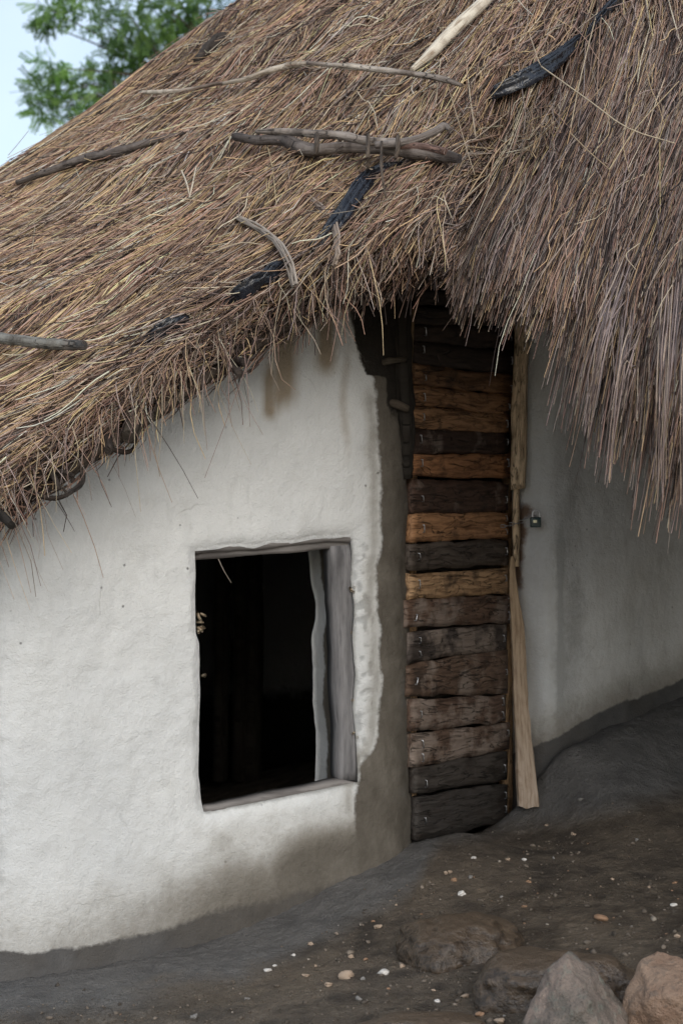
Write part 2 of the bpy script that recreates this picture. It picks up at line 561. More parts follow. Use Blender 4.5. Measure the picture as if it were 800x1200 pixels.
g_me = mesh_np('ground', gv, grid_quads(len(gy), len(gx)), {'plaster': plaster, 'wet': np.clip(wet, 0, 1), 'ochre': ochre, 'far': farA})
add('ground', g_me, M_GROUND, None, None, 'structure')

# ------------------------------------------------------------------ the hut
HUT = thing('thatched_hut', 'round limewashed mud hut with a ragged grass thatch roof and slatted plank door', 'hut', (CX, CY, -1.0))

# ---- window wall: plan runs from the hidden left side round to the door return
WPLAN = np.array([(-1.62, 6.85), (-1.28, 6.22), (-1.06, 5.87), (-0.935, 5.80), (-0.68, 5.92), (-0.43, 6.05), (-0.19, 6.175), (0.0525, 6.30),
                  (0.125, 6.345), (0.178, 6.40), (0.213, 6.50), (0.229, 6.66), (0.236, 6.85)])
wp = smooth_path(WPLAN, 1600)
ws = np.concatenate([[0], np.cumsum(np.hypot(*np.diff(wp, axis=0).T))])
wpx = 400 + wp[:, 0] / wp[:, 1] * F
_i0, _i1 = int(np.argmax(wpx > -5)), int(np.argmax(wpx > 481))
def s_of_px(px):
    return np.interp(px, wpx[_i0:_i1], ws[_i0:_i1])
def plan_at(s):
    return np.stack([np.interp(s, ws, wp[:, 0]), np.interp(s, ws, wp[:, 1])], -1)
def plan_n(s):
    e = 0.02
    d = plan_at(s + e) - plan_at(s - e)
    d /= np.linalg.norm(d, axis=-1, keepdims=True)
    return np.stack([d[..., 1], -d[..., 0]], -1)         # outward (towards the camera)
def z_of(s, py):
    return (600 - py) / F * plan_at(s)[..., 1]

# outline of the opening in the plaster, from the photograph
WL = np.array([(231, 646), (230.5, 690), (231, 735), (235, 745), (236, 785), (237, 800), (235.5, 840), (235, 900), (238, 930), (243, 952)], float)
WR = np.array([(413, 631), (415, 660), (414, 690), (417, 720), (415, 760), (419, 800), (416, 840), (420, 880), (421, 917)], float)
WT = np.array([(231, 646), (255, 644), (280, 641), (300, 643), (320, 637), (345, 637), (370, 632), (395, 631), (413, 630)], float)
WB = np.array([(243, 952), (300, 941), (360, 929), (421, 917)], float)
dz_nom = 0.0085
nz_lo, nz_w, nz_hi = 62, 84, 95
ns_l0, ns_l, ns_w, ns_r = 40, 82, 64, 52
s_wl, s_wr, s_end = float(s_of_px(236)), float(s_of_px(417)), ws[-1]
s_c = float(s_of_px(-4))
sig = np.concatenate([np.linspace(0, s_c, ns_l0, endpoint=False), np.linspace(s_c, s_wl, ns_l, endpoint=False), np.linspace(s_wl, s_wr, ns_w, endpoint=False), np.linspace(s_wr, s_end, ns_r + 1)])
zt0, zb0 = float(z_of(s_of_px(320.), 638)), float(z_of(s_of_px(320.), 937))
zet = np.concatenate([np.linspace(-1.62, zb0, nz_lo, endpoint=False), np.linspace(zb0, zt0, nz_w, endpoint=False), np.linspace(zt0, 1.15, nz_hi + 1)])
SG, ZE = np.meshgrid(sig, zet)
# warp the regular grid so that its window block fills the crooked opening
def zl(tab, py):
    return np.interp(py, tab[:, 1], tab[:, 0])
Ymid = plan_at(SG)[..., 1]
py0 = 600 - ZE / Ymid * F
sl = s_of_px(zl(WL, np.clip(py0, 646, 952)))
sr = s_of_px(zl(WR, np.clip(py0, 631, 917)))
S = np.where(SG <= s_wl, SG * sl / s_wl, np.where(SG <= s_wr, sl + (SG - s_wl) / (s_wr - s_wl) * (sr - sl), sr + (SG - s_wr) / (s_end - s_wr) * (s_end - sr)))
PXs = 400 + plan_at(S)[..., 0] / plan_at(S)[..., 1] * F
zt = z_of(S, np.interp(np.clip(PXs, 231, 413), WT[:, 0], WT[:, 1]))
zb = z_of(S, np.interp(np.clip(PXs, 243, 421), WB[:, 0], WB[:, 1]))
Z = np.where(ZE <= zb0, -1.62 + (ZE + 1.62) / (zb0 + 1.62) * (zb + 1.62), np.where(ZE <= zt0, zb + (ZE - zb0) / (zt0 - zb0) * (zt - zb), zt + (ZE - zt0) / (1.15 - zt0) * (1.15 - zt)))
XY = plan_at(S)
NN = plan_n(S)
topz = np.minimum(cone_z(XY[..., 0], XY[..., 1]) - 0.10, 1.12)
Zc = np.minimum(Z, topz)
disp = 0.016 * n2(S * 3.0, Z * 3.0, 21, 4) + 0.006 * n2(S * 16, Z * 16, 22, 4) + 0.0030 * n2(S * 55, Z * 55, 23, 3)
PYs = 600 - Zc / XY[..., 1] * F
# rounded, chipped lip round the opening
ii = np.arange(len(sig))[None, :]
jj = np.arange(len(zet))[:, None]
i_l, i_r = ns_l0 + ns_l, ns_l0 + ns_l + ns_w
j_b, j_t = nz_lo, nz_lo + nz_w
du = np.maximum(np.maximum(sl - S, S - sr), 0)
dv = np.maximum(np.maximum(zb - Z, Z - zt), 0)
dd = np.hypot(du, dv)
lipw = 0.028 + 0.016 * n2(S * 22, Z * 22, 25, 2)
disp = disp - 0.014 * (1 - sstep(0, 1, dd / np.maximum(lipw, 0.004)))
disp = disp + 0.006 * np.exp(-((dd - 0.05) / 0.03) ** 2) * (0.5 + n2(S * 9, Z * 9, 27, 2))
# crumbling ragged strip right of the opening
rag = sstep(sr, sr + 0.01, S) * (1 - sstep(sr + 0.05, sr + 0.075, S)) * sstep(zb, zb + 0.06, Z) * (1 - sstep(zt - 0.05, zt + 0.02, Z))
ragn = sstep(0.05, 0.35, n2(S * 60, Z * 42, 28, 3))
disp = disp - rag * 0.007 * ragn
# flare at the foot
foot = sstep(60, -60, PYs * -1 + np.interp(PXs, [0, 200, 490], [1150, 1120, 1000]))
disp = disp + 0.035 * np.clip(foot, 0, 1) ** 2 * (PXs < 470)
outer = np.concatenate([XY + NN * disp[..., None], Zc[..., None]], -1)
THICK = 0.29
dispi = 0.022 * n2(S * 5, Z * 9, 31, 3) + 0.004 * n2(S * 30, Z * 30, 32, 2)
inn = XY - NN * (THICK + dispi)[..., None]
# inner opening is wavy
tang = np.stack([-NN[..., 1], NN[..., 0]], -1)
hole_near = np.exp(-(dd / 0.03) ** 2)
wav = 0.004 * np.sin(Z * 17 + 0.6) + 0.009 * n2(Z * 9, S * 2, 33, 3)
inn = inn + tang * (wav * hole_near)[..., None]
slope_in = 0.13 * np.exp(-np.abs(Z - zb) / 0.10) * np.exp(-np.maximum(np.maximum(sl - S, S - sr), 0) / 0.05) * (1 - sstep(0.0, 0.12, Z - zb))
inner = np.concatenate([inn, (Zc - slope_in)[..., None]], -1)
nyw, nxw = SG.shape
allq = grid_quads(nyw, nxw).reshape(nyw - 1, nxw - 1, 4)
keep = np.ones((nyw - 1, nxw - 1), bool)
keep[j_b:j_t, i_l:i_r] = False
q_out = allq[keep]
q_in = q_out[:, ::-1] + nyw * nxw
# reveal: ring of quads from the outer to the inner edge, in several steps
ring = [(j_b, i) for i in range(i_l, i_r)] + [(j, i_r) for j in range(j_b, j_t)] + [(j_t, i) for i in range(i_r, i_l, -1)] + [(j, i_l) for j in range(j_t, j_b, -1)]
rj, ri = np.array(ring).T
RS = 9
A_, B_ = outer[rj, ri], inner[rj, ri]
steps = np.linspace(0, 1, RS + 1)[1:-1]
rv = []
for t in steps:
    p = A_ * (1 - t) + B_ * t
    nrm = 0.007 * fbm(p * 24, 41, 3) * math.sin(math.pi * t) ** 0.5
    rv.append(p + nrm[:, None] * np.array([1.0, 0.3, 0.6]))
rv = np.array(rv)
base2 = 2 * nyw * nxw
nr = len(ring)
idx = np.vstack([[rj * nxw + ri], base2 + np.arange(RS - 1)[:, None] * nr + np.arange(nr)[None, :], [nyw * nxw + rj * nxw + ri]])
nxt = np.roll(idx, -1, axis=1)
q_rev = np.stack([idx[:-1], idx[1:], nxt[1:], nxt[:-1]], -1).reshape(-1, 4)
W_V = np.vstack([outer.reshape(-1, 3), inner.reshape(-1, 3), rv.reshape(-1, 3)])
W_Q = np.vstack([q_out, q_in, q_rev])
# stains, each with its own shape, and some shade painted as grey
px, py = PXs, PYs
mud_edge = np.interp(py, [300, 380, 430, 445, 480, 560, 640, 720, 800, 870, 895, 930], [400, 412, 424, 440, 441, 446, 446, 442, 447, 442, 428, 415])
mud_edge = mud_edge + 5 * n2(py * 0.03, py * 0 + 1, 51, 3)
mud = sstep(-9, 9, px - mud_edge)
sill_y = np.interp(px, [243, 421], [952, 917])
below = sstep(6, 70, py - sill_y) * sstep(238, 330, px + 18 * n2(px * 0.04, py * 0.02, 52, 3))
below *= 0.62 + 0.5 * n2(px * 0.035, py * 0.012, 53, 3)
below = np.maximum(below, 1.05 * sstep(10, 75, py - sill_y) * sstep(270, 370, px))
below = np.maximum(below, 0.5 * sstep(44, 0, np.abs(px - 262 + 6 * n2(py * 0.03, py * 0, 58, 2))) * sstep(955, 985, py))
below = below * (1 - 0.75 * np.exp(-((px - 308) / 22) ** 2 - ((py - 975) / 26) ** 2)) * (1 - 0.6 * np.exp(-((px - 372) / 24) ** 2 - ((py - 945) / 14) ** 2))
damp = np.clip(below, 0, 1)
pl_b = np.interp(px, [-60, 0, 50, 100, 200, 270, 330, 420, 490], [1116, 1114, 1117, 1111, 1088, 1063, 1050, 1028, 1003])
damp = np.maximum(damp, np.interp(px, [-40, 60, 180, 300, 400], [0.45, 0.5, 0.7, 1.0, 1.1]) * sstep(-140, 15, py - pl_b + 16 * n2(px * 0.03, py * 0.02, 59, 3)))
damp = np.maximum(damp, 0.40 * sstep(930, 1080, py + 18 * n2(px * 0.05, py * 0.05, 54, 2)) * sstep(60, 330, px))
mud_low = sstep(1070, 960, py)                 # the wet strip by the door fades into the damp foot
damp = np.maximum(damp, 0.95 * mud * (1 - mud_low))
mud = mud * (0.25 + 0.75 * mud_low)
damp = np.maximum(damp, 1.3 * sstep(0, 95, py - sill_y) * sstep(235, 370, px) * (1 - 0.35 * np.exp(-((px - 305) / 20) ** 2 - ((py - 980) / 30) ** 2)))
damp = np.maximum(damp, 0.5 * np.exp(-((px - mud_edge + 8) / 9) ** 2) * sstep(440, 470, py))
pl_y = np.interp(px, [-60, 0, 50, 100, 200, 270, 330, 420, 490], [1116, 1114, 1117, 1111, 1088, 1063, 1050, 1028, 1003]) + 6 * n2(px * 0.03, px * 0, 55, 2)
dark = sstep(-5 - px * 0.035, 5 + px * 0.035, py - pl_y)
dark = np.maximum(dark, 0.33 * sstep(452, 470, px) * sstep(1040, 980, py))
drip = np.maximum(np.exp(-((px - 333 + (py - 430) * 0.05) / 15) ** 2) * sstep(340, 400, py) * sstep(500, 455, py + 14 * n2(px * 0.12, px * 0, 56, 2)),
                  np.exp(-((px - 316) / 8) ** 2) * sstep(400, 450, py) * sstep(500, 480, py))
drip = np.maximum(drip, np.exp(-((px - 382) / 11) ** 2) * sstep(340, 370, py) * sstep(450, 420, py))
drip = 1.25 * np.maximum(drip, 0.45 * sstep(420, 330, py) * sstep(290, 330, px))
drip = np.maximum(drip, 0.5 * np.exp(-((px - 404 - 3 * np.sin(py * 0.05)) / 6) ** 2) * sstep(400, 430, py) * sstep(560, 500, py))
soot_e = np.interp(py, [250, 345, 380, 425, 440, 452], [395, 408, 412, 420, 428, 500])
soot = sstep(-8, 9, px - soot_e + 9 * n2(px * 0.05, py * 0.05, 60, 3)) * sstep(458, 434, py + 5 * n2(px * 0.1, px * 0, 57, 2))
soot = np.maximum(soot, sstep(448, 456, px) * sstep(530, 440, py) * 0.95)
worn_shade = rag * (0.15 + 0.9 * ragn) + 0.35 * np.exp(-((px - 185 + (py - 800) * -0.9) / 16) ** 2) * sstep(760, 790, py) * sstep(880, 840, py)
worn_shade = worn_shade + 0.25 * sstep(430, 330, py)  # greyer towards the wall top
worn_shade = worn_shade + 0.4 * sstep(24, -4, px)  # shade of the edge turning away, painted as grey
worn_shade = np.maximum(worn_shade, 0.8 * np.exp(-(dd / 0.012) ** 2))
z0 = np.zeros(nyw * nxw)
rt = np.repeat(steps, nr)
rmud = np.where(rt < 0.72, 0.75, 0.0)
rworn = np.where(rt < 0.72, 0.4, 0.0)
ra = {'mud': rmud, 'dark': 0 * rt, 'soot': 0 * rt, 'rust': 0 * rt, 'worn_shade': rworn, 'clay': 0 * rt, 'damp': 0 * rt + 0.1}
at = {}
for nme, arr in (('mud', mud), ('dark', dark), ('soot', soot), ('rust', drip), ('worn_shade', worn_shade), ('clay', 0 * mud), ('damp', damp)):
    at[nme] = np.concatenate([np.clip(arr, 0, 1).ravel(), z0, ra[nme]])
add('window_wall', mesh_np('window_wall', W_V, W_Q, at), M_WALL, HUT, 'white limewashed mud wall with brown damp stains and a dark foot')

# ---- wall right of the door
RPLAN = np.array([(0.595, 7.35), (0.592, 7.14), (0.607, 7.05), (0.65, 7.015), (0.705, 7.0), (0.765, 7.03), (0.83, 7.085), (0.99, 7.22), (1.25, 7.50), (1.7, 7.72), (2.4, 7.8)])
rp = smooth_path(RPLAN, 900)
rs = np.concatenate([[0], np.cumsum(np.hypot(*np.diff(rp, axis=0).T))])
sv = np.concatenate([np.linspace(0, 1.25, 150, endpoint=False), np.linspace(1.25, rs[-1], 40)])
zv = np.linspace(-1.25, 1.3, 230)
S2, Z2 = np.meshgrid(sv, zv)
XY2 = np.stack([np.interp(S2, rs, rp[:, 0]), np.interp(S2, rs, rp[:, 1])], -1)
dT = np.stack([np.interp(S2 + .02, rs, rp[:, 0]) - np.interp(S2 - .02, rs, rp[:, 0]), np.interp(S2 + .02, rs, rp[:, 1]) - np.interp(S2 - .02, rs, rp[:, 1])], -1)
dT /= np.linalg.norm(dT, axis=-1, keepdims=True)
N2 = np.stack([dT[..., 1], -dT[..., 0]], -1)
d2 = 0.016 * n2(S2 * 3, Z2 * 2, 61, 4) + 0.006 * n2(S2 * 14, Z2 * 9, 62, 4) + 0.002 * n2(S2 * 60, Z2 * 25, 63, 2)
Z2c = np.minimum(Z2, cone_z(XY2[..., 0], XY2[..., 1]) - 0.10)
o2 = np.concatenate([XY2 + N2 * d2[..., None], Z2c[..., None]], -1)
px, py = project(o2)
_ey = np.interp(px, [600, 630, 655, 680, 720, 800, 1000], [885, 873, 862, 846, 826, 797, 730])
o2[..., :2] += N2 * (0.0 * np.clip((py - _ey) / 55, 0, 1.3) ** 1.4 * (px > 612) * (px < 1000))[..., None]
px, py = project(o2)
e_y = np.interp(px, [600, 630, 655, 680, 720, 800, 1000], [885, 873, 862, 846, 826, 797, 730]) + 4 * n2(px * 0.06, px * 0, 64, 3)
dark = sstep(-5, 5, py - e_y)
worn_shade = 0.05 + 0.40 * np.exp(-((px - 672 - 22 * n2(py * 0.02, py * 0, 65, 2)) / 20) ** 2) * sstep(420, 560, py) + 0.35 * n2(px * 0.03, py * 0.012, 66, 4)
worn_shade = worn_shade + 0.15 * sstep(560, 430, py) + 0.6 * np.exp(-((px - 656) / 4) ** 2) * sstep(600, 640, py)  # under-eave shade painted grey at the top, plus the scuffed corner line
clay = 0.8 * sstep(17, 5, np.abs(px - 602) + 14 * n2(py * 0.045, px * 0.06, 67, 3)) * sstep(586, 604, py) * sstep(704, 680, py)
clay = np.maximum(clay, 0.9 * np.exp(-((px - 615) / 12) ** 2 - ((py - 598) / 10) ** 2))
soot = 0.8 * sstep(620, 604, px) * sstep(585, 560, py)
at = {'mud': 0 * py, 'dark': dark, 'soot': soot, 'rust': 0 * px, 'worn_shade': worn_shade, 'clay': clay, 'damp': 0.5 * sstep(-60, 10, py - e_y) + 0.2}
back = o2 - np.concatenate([N2 * 0.2, 0 * Z2[..., None]], -1)
nq = grid_quads(*S2.shape)
add('door_side_wall', mesh_np('door_side_wall', np.vstack([o2.reshape(-1, 3), back.reshape(-1, 3)]), np.vstack([nq, nq[:, ::-1] + S2.size]),
    {a: np.concatenate([np.clip(v, 0, 1).ravel()] * 2) for a, v in at.items()}), M_WALL, HUT, 'shaded limewashed mud wall with scuffed corner right of the door')

# ---- rest of the round wall
BPLAN = np.array([(2.36, 7.8), (3.2, 8.0), (3.75, 8.7), (3.85, 9.6), (3.3, 10.9), (2.2, 11.6), (0.9, 11.75), (-0.5, 11.2), (-1.5, 10.1), (-1.85, 8.6), (-1.80, 7.6), (-1.60, 6.82)])
bp = smooth_path(BPLAN, 160)
zz = np.linspace(-1.7, 1.3, 40)
BX, BZ = np.meshgrid(np.arange(160), zz)
bxy = bp[BX]
bz = np.minimum(BZ, cone_z(bxy[..., 0], bxy[..., 1]) - 0.1)
ctr = np.array([CX, CY])
bn = bxy - ctr
bn /= np.linalg.norm(bn, axis=-1, keepdims=True)
ob = np.concatenate([bxy + bn * (0.02 * n2(BX * 0.1, BZ * 3, 71, 3))[..., None], bz[..., None]], -1)
ib = np.concatenate([bxy - bn * 0.2, bz[..., None]], -1)
q = grid_quads(*BX.shape)
zer = np.zeros(BX.size * 2)
dk = np.concatenate([sstep(-0.85, -1.1, BZ).ravel()] * 2)
add('back_wall', mesh_np('back_wall', np.vstack([ob.reshape(-1, 3), ib.reshape(-1, 3)]), np.vstack([q[:, ::-1], q + BX.size]),
    {'mud': zer, 'dark': dk, 'soot': zer, 'rust': zer, 'worn_shade': zer + 0.2, 'clay': zer, 'damp': zer}), M_WALL, HUT)

# ------------------------------------------------------------------ boards, poles
def poly_board(name, pts_front, n_in, thick, mat, parent, col=(0.2, 0.15, 0.1), patch=0.0, seed=0, nu=16, nv=4, wob=0.004, label=None, along='u'):
    """board whose front face is the quad pts_front = (TL, TR, BR, BL); n_in = inward unit vector"""
    TL, TR, BR, BL = [np.asarray(p, float) for p in pts_front]
    u, v = np.meshgrid(np.linspace(0, 1, nu), np.linspace(0, 1, nv))
    front = (TL * (1 - u)[..., None] + TR * u[..., None]) * (1 - v)[..., None] + (BL * (1 - u)[..., None] + BR * u[..., None]) * v[..., None]
    Lu, Lv = np.linalg.norm(TR - TL), np.linalg.norm(BL - TL)
    up = (TL - BL) / max(Lv, 1e-6)
    rt = (TR - TL) / max(Lu, 1e-6)
    # crooked long edges and ends
    if along == 'u':
        e1 = wob * (n2(u * Lu * 9, u * 0 + seed, 3, 3) * 2) * (1 - v) + wob * (n2(u * Lu * 9, u * 0 + seed + 9, 4, 3) * 2) * v
        e2 = wob * 1.2 * n2(v * 3, v * 0 + seed, 5, 2) * np.where(u < 0.5, 1 - 2 * u, 2 * u - 1)
        front = front + up * e1[..., None] + rt * e2[..., None]
    else:
        e1 = wob * (n2(v * Lv * 9, u * 0 + seed, 3, 3) * 2) * (1 - u) + wob * (n2(v * Lv * 9, u * 0 + seed + 9, 4, 3) * 2) * u
        front = front + rt * e1[..., None]
    rnd = np.minimum(np.minimum(u, 1 - u) * Lu, np.minimum(v, 1 - v) * Lv)
    n_in = np.asarray(n_in, float)
    front = front + n_in * (0.004 * n2(u * Lu * 8, v * Lv * 20 + seed, 7, 3))[..., None]
    # eased edge: outermost ring set back
    shell = [front + n_in * 0.0]
    ringm = (u == 0) | (u == 1) | (v == 0) | (v == 1)
    cu = front - n_in * 0
    cen = front.reshape(-1, 3).mean(0)
    lip = front + n_in * (0.006 * ringm)[..., None]
    bk = front + n_in * thick
    vv = np.vstack([lip.reshape(-1, 3), bk.reshape(-1, 3)])
    q = grid_quads(nv, nu)
    n = nu * nv
    rim = [i for i in range(nu)] + [j * nu + nu - 1 for j in range(1, nv)] + [(nv - 1) * nu + i for i in range(nu - 2, -1, -1)] + [j * nu for j in range(nv - 2, 0, -1)]
    rim = np.array(rim)
    r2 = np.roll(rim, -1)
    side = np.stack([rim, rim + n, r2 + n, r2], -1)
    qq = np.vstack([q[:, ::-1], q + n, side[:, ::-1]])
    if along == 'u':
        gpv = np.stack([u * Lu, v * Lv, 0 * u + seed * 1.7], -1).reshape(-1, 3)
    else:
        gpv = np.stack([v * Lv, u * Lu, 0 * u + seed * 1.7], -1).reshape(-1, 3)
    me = mesh_np(name, vv, qq, {'gp': np.vstack([gpv, gpv + [0, 0, 0.3]]), 'patch': np.full(2 * n, patch), 'Col': np.tile(col, (2 * n, 1))}, smooth=False)
    return add(name, me, mat, parent, label)

def pole_mesh(name, path, rad, seed=0, sides=10, col=(0.2, 0.17, 0.15), patch=0.0, K=26, rough=0.12, cols=None):
    path = smooth_path(path, K)
    rad = np.interp(np.linspace(0, 1, K), np.linspace(0, 1, len(rad)), rad)
    v, q = tubes(path[None], rad[None], sides)
    v = v.reshape(K, sides, 3)
    c = path[:, None, :]
    d = v - c
    k = 1 + rough * fbm(v * 35 + seed, seed % 50, 3) * 2 + rough * 0.8 * n2(np.arange(K)[:, None] * 0.22 + 0 * v[..., 0], seed + 0 * v[..., 0], 8, 2)
    v = c + d * k[..., None]
    ln = np.concatenate([[0], np.cumsum(np.linalg.norm(np.diff(path, axis=0), axis=1))])
    gpv = np.stack([np.broadcast_to(ln[:, None], (K, sides)), np.broadcast_to(np.abs(np.linspace(-1, 1, sides))[None] * rad.mean() * 3, (K, sides)), np.full((K, sides), seed * 1.3)], -1)
    e = len(path)
    vv = np.vstack([v.reshape(-1, 3), path[0] - (path[1] - path[0]) * 0.1, path[-1] + (path[-1] - path[-2]) * 0.1])
    a, b = K * sides, K * sides + 1
    i = np.arange(sides)
    j = (i + 1) % sides
    tri = np.vstack([np.stack([i, np.full(sides, a), np.full(sides, a), j], -1)[:, [0, 1, 3, 3]]])
    # caps as triangles written as separate mesh faces through bmesh-free quads
    quads = q
    me = bpy.data.meshes.new(name)
    faces = [tuple(x) for x in quads.tolist()] + [(int(j[k_]), int(i[k_]), a) for k_ in range(sides)] + [((K - 1) * sides + int(i[k_]), (K - 1) * sides + int(j[k_]), b) for k_ in range(sides)]
    me.from_pydata(vv.tolist(), [], faces)
    me.polygons.foreach_set('use_smooth', np.array([True] * len(quads) + [False] * (2 * sides)))
    gpa = np.vstack([gpv.reshape(-1, 3), gpv[0, 0], gpv[-1, 0]])
    if cols is None:
        ca = np.tile(col, (len(vv), 1))
    else:
        cs = np.array(cols, float)
        cc = np.stack([np.interp(np.linspace(0, 1, K), np.linspace(0, 1, len(cs)), cs[:, x]) for x in range(3)], -1)
        ca = np.vstack([np.repeat(cc, sides, axis=0), cs[:1], cs[-1:]])
    for an, av in (('gp', gpa), ('Col', ca)):
        at_ = me.attributes.new(an, 'FLOAT_VECTOR', 'POINT')
        at_.data.foreach_set('vector', np.asarray(av, np.float32).ravel())
    at_ = me.attributes.new('patch', 'FLOAT', 'POINT')
    at_.data.foreach_set('value', np.full(len(vv), patch, np.float32))
    me.update()
    return me

# ------------------------------------------------------------------ the door
D0, D1 = P(478, 600, 6.44)[:2], P(601, 600, 7.06)[:2]
dn = np.array([-(D1 - D0)[1], (D1 - D0)[0]])
dn /= np.linalg.norm(dn)                                  # into the hut (away from the camera)
if dn[1] < 0:
    dn = -dn
DN = np.array([dn[0], dn[1], 0])
def door_pt(px, py, off=0.0):
    a = (px - 400) / F
    d = D1 - D0
    o = D0 - dn * off
    # o + t d = (aY, Y)
    t = (a * o[1] - o[0]) / (d[0] - a * d[1])
    q = o + t * d
    return np.array([q[0], q[1], (600 - py) / F * q[1]])

DOOR = bpy.data.objects.new('door', None)
COL.objects.link(DOOR)
DOOR.parent = HUT
DOOR.location = Vector(door_pt(489, 988)) - HUT.location
DOOR['label'] = 'narrow door of rough split planks nailed across two rails'
PL = [  # xl, xr, left top/bottom, right top/bottom, colour, patch
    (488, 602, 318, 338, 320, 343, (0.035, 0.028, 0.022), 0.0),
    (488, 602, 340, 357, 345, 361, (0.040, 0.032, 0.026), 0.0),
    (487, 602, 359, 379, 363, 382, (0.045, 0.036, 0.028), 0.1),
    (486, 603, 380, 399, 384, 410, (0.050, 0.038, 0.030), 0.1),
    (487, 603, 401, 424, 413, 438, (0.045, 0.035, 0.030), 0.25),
    (488, 604, 427, 450, 440, 463, (0.22, 0.125, 0.066), 0.0),
    (486, 600, 452, 475, 463, 486, (0.36, 0.205, 0.108), 0.0),
    (484, 599, 477, 500, 486, 507, (0.40, 0.235, 0.125), 0.0),
    (484, 598, 502, 531, 508, 532, (0.060, 0.040, 0.032), 0.38),
    (484, 600, 534, 559, 533, 560, (0.40, 0.205, 0.10), 0.1),
    (484, 597, 561, 602, 566, 599, (0.085, 0.055, 0.042), 0.36),
    (484, 598, 603, 634, 601, 630, (0.42, 0.235, 0.12), 0.15),
    (482, 597, 638, 668, 632, 662, (0.085, 0.075, 0.066), 0.36),
    (481, 597, 674, 701, 666, 695, (0.44, 0.295, 0.17), 0.15),
    (476, 600, 704, 735, 698, 729, (0.125, 0.085, 0.064), 0.46),
    (480, 595, 741, 776, 731, 761, (0.065, 0.058, 0.055), 0.52),
    (479, 597, 780, 816, 762, 813, (0.115, 0.082, 0.062), 0.42),
    (483, 594, 820, 858, 815, 845, (0.105, 0.072, 0.055), 0.46),
    (484, 599, 861, 899, 848, 878, (0.11, 0.078, 0.060), 0.48),
    (487, 596, 901, 930, 881, 914, (0.052, 0.049, 0.046), 0.30),
    (489, 596, 934, 987, 919, 961, (0.042, 0.041, 0.040), 0.20),
]
st_v, st_q = tubes(np.array([[(0, 0, 0.012), (0, -0.006, 0.012), (0, -0.0065, 0), (0.002, -0.006, -0.012), (0.002, 0, -0.012)]], float), np.full((1, 5), 0.0022), 5)
ST_ME = mesh_np('staple', st_v, st_q)
ST_ME.materials.append(M_STEEL)
for i, (xl, xr, lt, lb, r_t, rb, col, pa) in enumerate(PL):
    off = 0.004 + 0.006 * ((i * 37) % 5) / 5
    poly_board('plank', [door_pt(xl, lt - 0.6, off), door_pt(xr, r_t - 0.6, off), door_pt(xr, rb + 0.6, off), door_pt(xl, lb + 0.6, off)], DN, 0.032, M_PLANK, DOOR, tuple(c_ * k_ for c_, k_ in zip(col, (1.12, 1.08, 1.05) if col[0] > 0.15 else (1.22, 1.12, 1.05))), pa, 10 + i, 34, 7, 0.0055)
    if i in (0, 1, 2):
        continue
    for side in (0, 1):
        n_st = 2 if (i + side) % 3 == 0 and lb - lt > 30 else 1
        for k in range(n_st):
            fx = xl + 8 + (i * 5 % 4) if side == 0 else xr - 5 - (i % 2)
            cy_ = (lt + lb) / 2 if side == 0 else (r_t + rb) / 2
            fy = cy_ + ((k - 0.5) * 16 if n_st == 2 else (i * 7 % 9 - 4))
            p = door_pt(fx, fy, off + 0.0005)
            s = bpy.data.objects.new('staple', ST_ME)
            COL.objects.link(s)
            s.parent = DOOR
            s.location = Vector(p) - DOOR.location - HUT.location
            s.rotation_euler = (0, 0.15 * math.sin(i * 3.1 + side + k) + (0.7 if (i in (14, 16) and side == 0) else 0), math.atan2(dn[0], dn[1]) * -1)
            sc = 0.75 + 0.35 * ((i * 13 + side * 7) % 5) / 5
            s.scale = (1, 1, sc)
# rails behind the planks
for (xa, xb) in ((479, 489), (594, 604)):
    poly_board('rail', [door_pt(xa + 3, 330, -0.032), door_pt(xb + 3, 332, -0.032), door_pt(xb, 958 if xa > 550 else 975, -0.032), door_pt(xa, 962 if xa > 550 else 985, -0.032)], DN, 0.03, M_PLANK, DOOR,
               (0.50, 0.33, 0.19), 0.0, 50 + xa, 4, 24, 0.008, None, 'v')
# dark sheet added behind the gaps, standing in for the unlit interior
poly_board('gap_shade_board', [door_pt(492, 320, -0.068), door_pt(598, 322, -0.068), door_pt(598, 955, -0.068), door_pt(492, 980, -0.068)], DN, 0.02, M_DARKWOOD, DOOR, nu=6, nv=14)

# door frame: jambs, lintel and mud above
def slab_pts(name, pts, Ys, thick, col, seed, label=None, mat=None, along='v', nu=6, nv=26, wob=0.004, patch=0.0):
    q = [P(x, y, Y) for (x, y), Y in zip(pts, Ys)]
    n = np.array([0.25, 1, 0])
    n /= np.linalg.norm(n)
    return poly_board(name, q, n, thick, mat or M_PLANK, HUT, col, patch, seed, nu, nv, wob, label, along)
slab_pts('jamb_board', [(603, 300), (619, 300), (613, 572), (597, 574)], (6.97, 6.96, 6.95, 6.965), 0.05, (0.78, 0.61, 0.41), 71, 'pale yellow timber edging the upper right of the door')
slab_pts('jamb_board', [(601, 570), (607, 570), (606, 664), (599, 664)], (6.985, 6.98, 6.98, 6.985), 0.03, (0.72, 0.55, 0.36), 73, 'thin pale splinter of timber between the two jamb boards')

